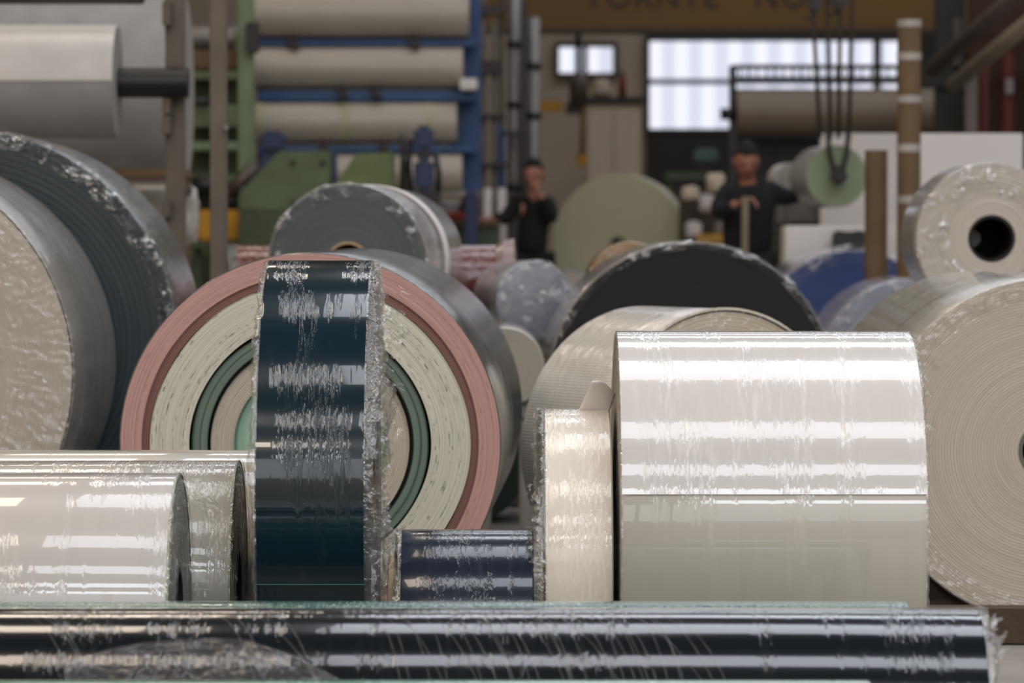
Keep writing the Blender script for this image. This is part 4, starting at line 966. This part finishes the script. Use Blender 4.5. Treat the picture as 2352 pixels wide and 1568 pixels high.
# ---------------------------------------------------------------- people
def skin(name, vs_, es, rs, mat, parent, sub=2):
    me = bpy.data.meshes.new(name); me.from_pydata([tuple(v - parent.location) for v in vs_], es, [])
    o = link(name, me, mat, parent)
    sm = o.modifiers.new('skin', 'SKIN'); sm.use_smooth_shade = True; sm.branch_smoothing = .4
    for i, r in enumerate(rs):
        sv = me.skin_vertices[0].data[i]; sv.radius = (r, r) if not isinstance(r, tuple) else r; sv.use_root = (i == 0)
    s2 = o.modifiers.new('sub', 'SUBSURF'); s2.levels = sub; s2.render_levels = sub
    return o
M_SKIN = plain('skin', (176, 122, 100), .55, var=.04); M_HAIR = plain('dark_hair', (20, 17, 15), .9); M_NAILS = plain('eye_dark', (30, 24, 22), .3)
def head(parent, c, fwd, s, hair_mat, skin_mat):
    """egg-shaped head with nose, eyes, ears, mouth and hair cap; c = centre, fwd = facing direction, s = half height"""
    f = fwd.normalized(); r = f.cross(Vector((0, 0, 1))).normalized(); u = r.cross(f)
    def W_(a, b2, c2): return c - parent.location + r * a * s + f * b2 * s + u * c2 * s
    bm = bmesh.new(); bmesh.ops.create_icosphere(bm, subdivisions=4, radius=1)
    for v in bm.verts:
        x, y, z = v.co
        wd = .60 * (1 - .28 * max(0, -z) ** 1.5); dp = .80 * (1 - .12 * max(0, -z))
        if y > .3 and z < -.1: y += .06 * (1 - abs(x))            # jaw
        nose = math.exp(-((x / .13) ** 2 + ((z + .12) / .22) ** 2)) if y > 0 else 0
        brow = .04 * math.exp(-((z - .15) / .1) ** 2) if y > 0 else 0
        sock = .07 * (math.exp(-(((x - .32) / .16) ** 2 + ((z - .02) / .12) ** 2)) + math.exp(-(((x + .32) / .16) ** 2 + ((z - .02) / .12) ** 2))) if y > 0 else 0
        lips = .035 * math.exp(-((x / .25) ** 2 + ((z + .48) / .07) ** 2)) if y > 0 else 0
        v.co = W_(x * wd, y * dp + nose * .22 + brow - sock + lips, z)
    me = bpy.data.meshes.new('head'); bm.to_mesh(me); bm.free(); me.polygons.foreach_set('use_smooth', [True] * len(me.polygons))
    hd = link('head', me, skin_mat, parent)
    bm = bmesh.new(); bmesh.ops.create_icosphere(bm, subdivisions=4, radius=1)
    dele = []
    for v in bm.verts:
        x, y, z = v.co
        if z < (.42 if y > .2 else (.1 + .3 * (y + .2) if y > -.2 else -.45)): dele.append(v)
        n = .03 * mnoise.noise(v.co * 9)
        v.co = W_(x * (.66 + n), y * (.86 + n) - .02, z * (1.06 + n) + .02)
    bmesh.ops.delete(bm, geom=dele, context='VERTS')
    me = bpy.data.meshes.new('hair'); bm.to_mesh(me); bm.free(); me.polygons.foreach_set('use_smooth', [True] * len(me.polygons))
    hr = link('hair', me, hair_mat, parent); mm = hr.modifiers.new('thick', 'SOLIDIFY'); mm.thickness = .012
    for sx in (-1, 1):
        for nm, pos, rad, mt in (('eye', (sx * .29, .70, .02), (.10, .06, .06), M_NAILS), ('ear', (sx * .61, -.02, -.02), (.08, .16, .24), skin_mat)):
            bm = bmesh.new(); bmesh.ops.create_icosphere(bm, subdivisions=2, radius=1)
            for v in bm.verts: v.co = W_(pos[0] + v.co.x * rad[0], pos[1] + v.co.y * rad[1], pos[2] + v.co.z * rad[2])
            me = bpy.data.meshes.new(nm); bm.to_mesh(me); bm.free(); me.polygons.foreach_set('use_smooth', [True] * len(me.polygons)); link(nm, me, mt, parent)
def hand(parent, wrist, direction, up, mat, curl=.6, s=1.0):
    d = direction.normalized(); sd_ = d.cross(up).normalized(); n = sd_.cross(d)
    vs_ = [wrist, wrist + d * .05 * s, wrist + d * .085 * s]; es = [(0, 1), (1, 2)]; rs = [.026 * s, (.036 * s, .018 * s), (.038 * s, .016 * s)]
    for i, (off, L) in enumerate(((-.03, .07), (-.010, .08), (.010, .075), (.03, .06))):
        b0 = wrist + d * .09 * s + sd_ * off * s; k0 = len(vs_); p = b0; ang = 0
        chain = [b0 - d * .03 * s]
        for q in range(3):
            ang += curl * .7; p = p + (d * math.cos(ang) - n * math.sin(ang)) * (L / 3 * s); chain.append(p.copy())
        chain.insert(1, b0)
        for q, cp in enumerate(chain):
            vs_.append(cp); rs.append(.0095 * s * (1 - .1 * q))
            if q: es.append((k0 + q - 1, k0 + q))
        es.append((2, k0))
    k0 = len(vs_); th0 = wrist + d * .03 * s - sd_ * .03 * s
    for q in range(3): vs_.append(th0 + (d * .6 - sd_ * .7 - n * .3 * q).normalized() * .026 * q * s); rs.append(.011 * s)
    es += [(1, k0), (k0, k0 + 1), (k0 + 1, k0 + 2)]
    return skin('hand', vs_, es, rs, mat, parent, 1)
def person(label, d, px, J, hair, top_mat, trouser_mat, facing, headc, hs, shade):
    t = thing('person', label, 'person', (gx(px, d), d, 0))
    j = {k: P(v[0], v[1], d + v[2]) for k, v in J.items()}
    fl = 520 + 10584 / d
    hip = j['hip']; k = 1.0
    hl, hr_ = hip + Vector((-.10, 0, -.05)), hip + Vector((.10, 0, -.05))
    kn = hip.z * .52
    kl, kr = Vector((hl.x - .02, d - .04, kn)), Vector((hr_.x + .02, d - .03, kn))
    al, ar = Vector((kl.x, d + .03, .09)), Vector((kr.x, d + .03, .09))
    chest, neck, base = j['chest'], j['neck'], headc
    names = [hip, (hip + chest) / 2, chest, neck, base, j['sl'], j['el'], j['wl'], j['sr'], j['er'], j['wr'], hl, kl, al, hr_, kr, ar]
    es = [(0, 1), (1, 2), (2, 3), (3, 4), (2, 5), (5, 6), (6, 7), (2, 8), (8, 9), (9, 10), (0, 11), (11, 12), (12, 13), (0, 14), (14, 15), (15, 16)]
    rs = [(.07, .06), (.09, .07), (.11, .08), .05, .06, .06, .04, .028, .06, .04, .028, .065, .05, .038, .065, .05, .038]
    skin('body', names, es, rs, shade, t)
    cu = [j['el'].lerp(j['wl'], .9), j['er'].lerp(j['wr'], .9)]
    v2 = [hip - Vector((0, 0, .04)), (hip + chest) / 2, chest, chest.lerp(neck, .62), j['sl'], j['el'], cu[0], j['sr'], j['er'], cu[1]]
    skin('jacket', v2, [(0, 1), (1, 2), (2, 3), (2, 4), (4, 5), (5, 6), (2, 7), (7, 8), (8, 9)], [(.20, .15), (.19, .14), (.195, .145), (.085, .085), .088, .062, .045, .088, .062, .045], top_mat, t)
    v3 = [hip, hl, kl, al + Vector((0, 0, .02)), hr_, kr, ar + Vector((0, 0, .02))]
    skin('trousers', v3, [(0, 1), (1, 2), (2, 3), (0, 4), (4, 5), (5, 6)], [(.165, .125), .105, .078, .062, .105, .078, .062], trouser_mat, t)
    for a_ in (al, ar):
        skin('shoe', [Vector((a_.x, d + .06, .05)), Vector((a_.x, d - .06, .05)), Vector((a_.x, d - .16, .04))], [(0, 1), (1, 2)], [.045, .046, .036], M_BLACK, t, 1)
    head(t, headc, facing, hs, hair, shade)
    return t, j
M_BLK = plain('black_cloth', (17, 16, 15), .9); M_NVY = plain('navy_cloth', (19, 19, 27), .9); M_DKT = plain('dark_trousers', (19, 18, 17), .9)
d1 = 30.7
t, j = person('person in black top reaching left, other hand raised to the chin', d1, 1222,
    dict(hip=(1222, 590, 0), chest=(1224, 490, 0), neck=(1226, 446, 0), sl=(1186, 466, 0), el=(1162, 503, -.05), wl=(1124, 502, -.15), sr=(1262, 464, 0), er=(1266, 506, -.14), wr=(1240, 444, -.24)),
    M_HAIR, M_BLK, M_DKT, Vector((-.35, -1, -.15)), P(1226, 400, d1 - .02), .126, M_SKIN)
hand(t, j['wl'], Vector((-1, -.2, .0)), Vector((0, 0, 1)), M_SKIN, .35)
hand(t, j['wr'], Vector((-.35, .2, .8)), Vector((0, -1, 0)), M_SKIN, .7)
d2 = 24.9
t, j = person('person in navy pullover leaning on a wooden pole, arm stretched to the green roll', d2, 1716,
    dict(hip=(1718, 590, 0), chest=(1720, 468, -.02), neck=(1717, 418, -.03), sl=(1668, 438, 0), el=(1648, 492, -.1), wl=(1694, 466, -.28), sr=(1774, 436, 0), er=(1806, 456, .02), wr=(1846, 442, 0)),
    M_HAIR, M_NVY, M_DKT, Vector((.1, -1, -.35)), P(1714, 370, d2 - .08), .128, plain('skin_tan', (158, 106, 84), .6, var=.04))
hand(t, j['wl'], Vector((1, -.1, .25)), Vector((0, .3, 1)), M_SKIN, .9)
hand(t, j['wr'], Vector((1, .1, .1)), Vector((0, -.3, 1)), M_SKIN, .3)
pw = P(1712, 462, d2 - .34)
tag(tube('wooden_pole', [(pw.x - .01, d2 - .34, 0), (pw.x, d2 - .34, pw.z + .03)], .022, plain('pale_pole', (112, 100, 78), .7)), 'pale wooden pole held upright by the person in navy', 'pole')
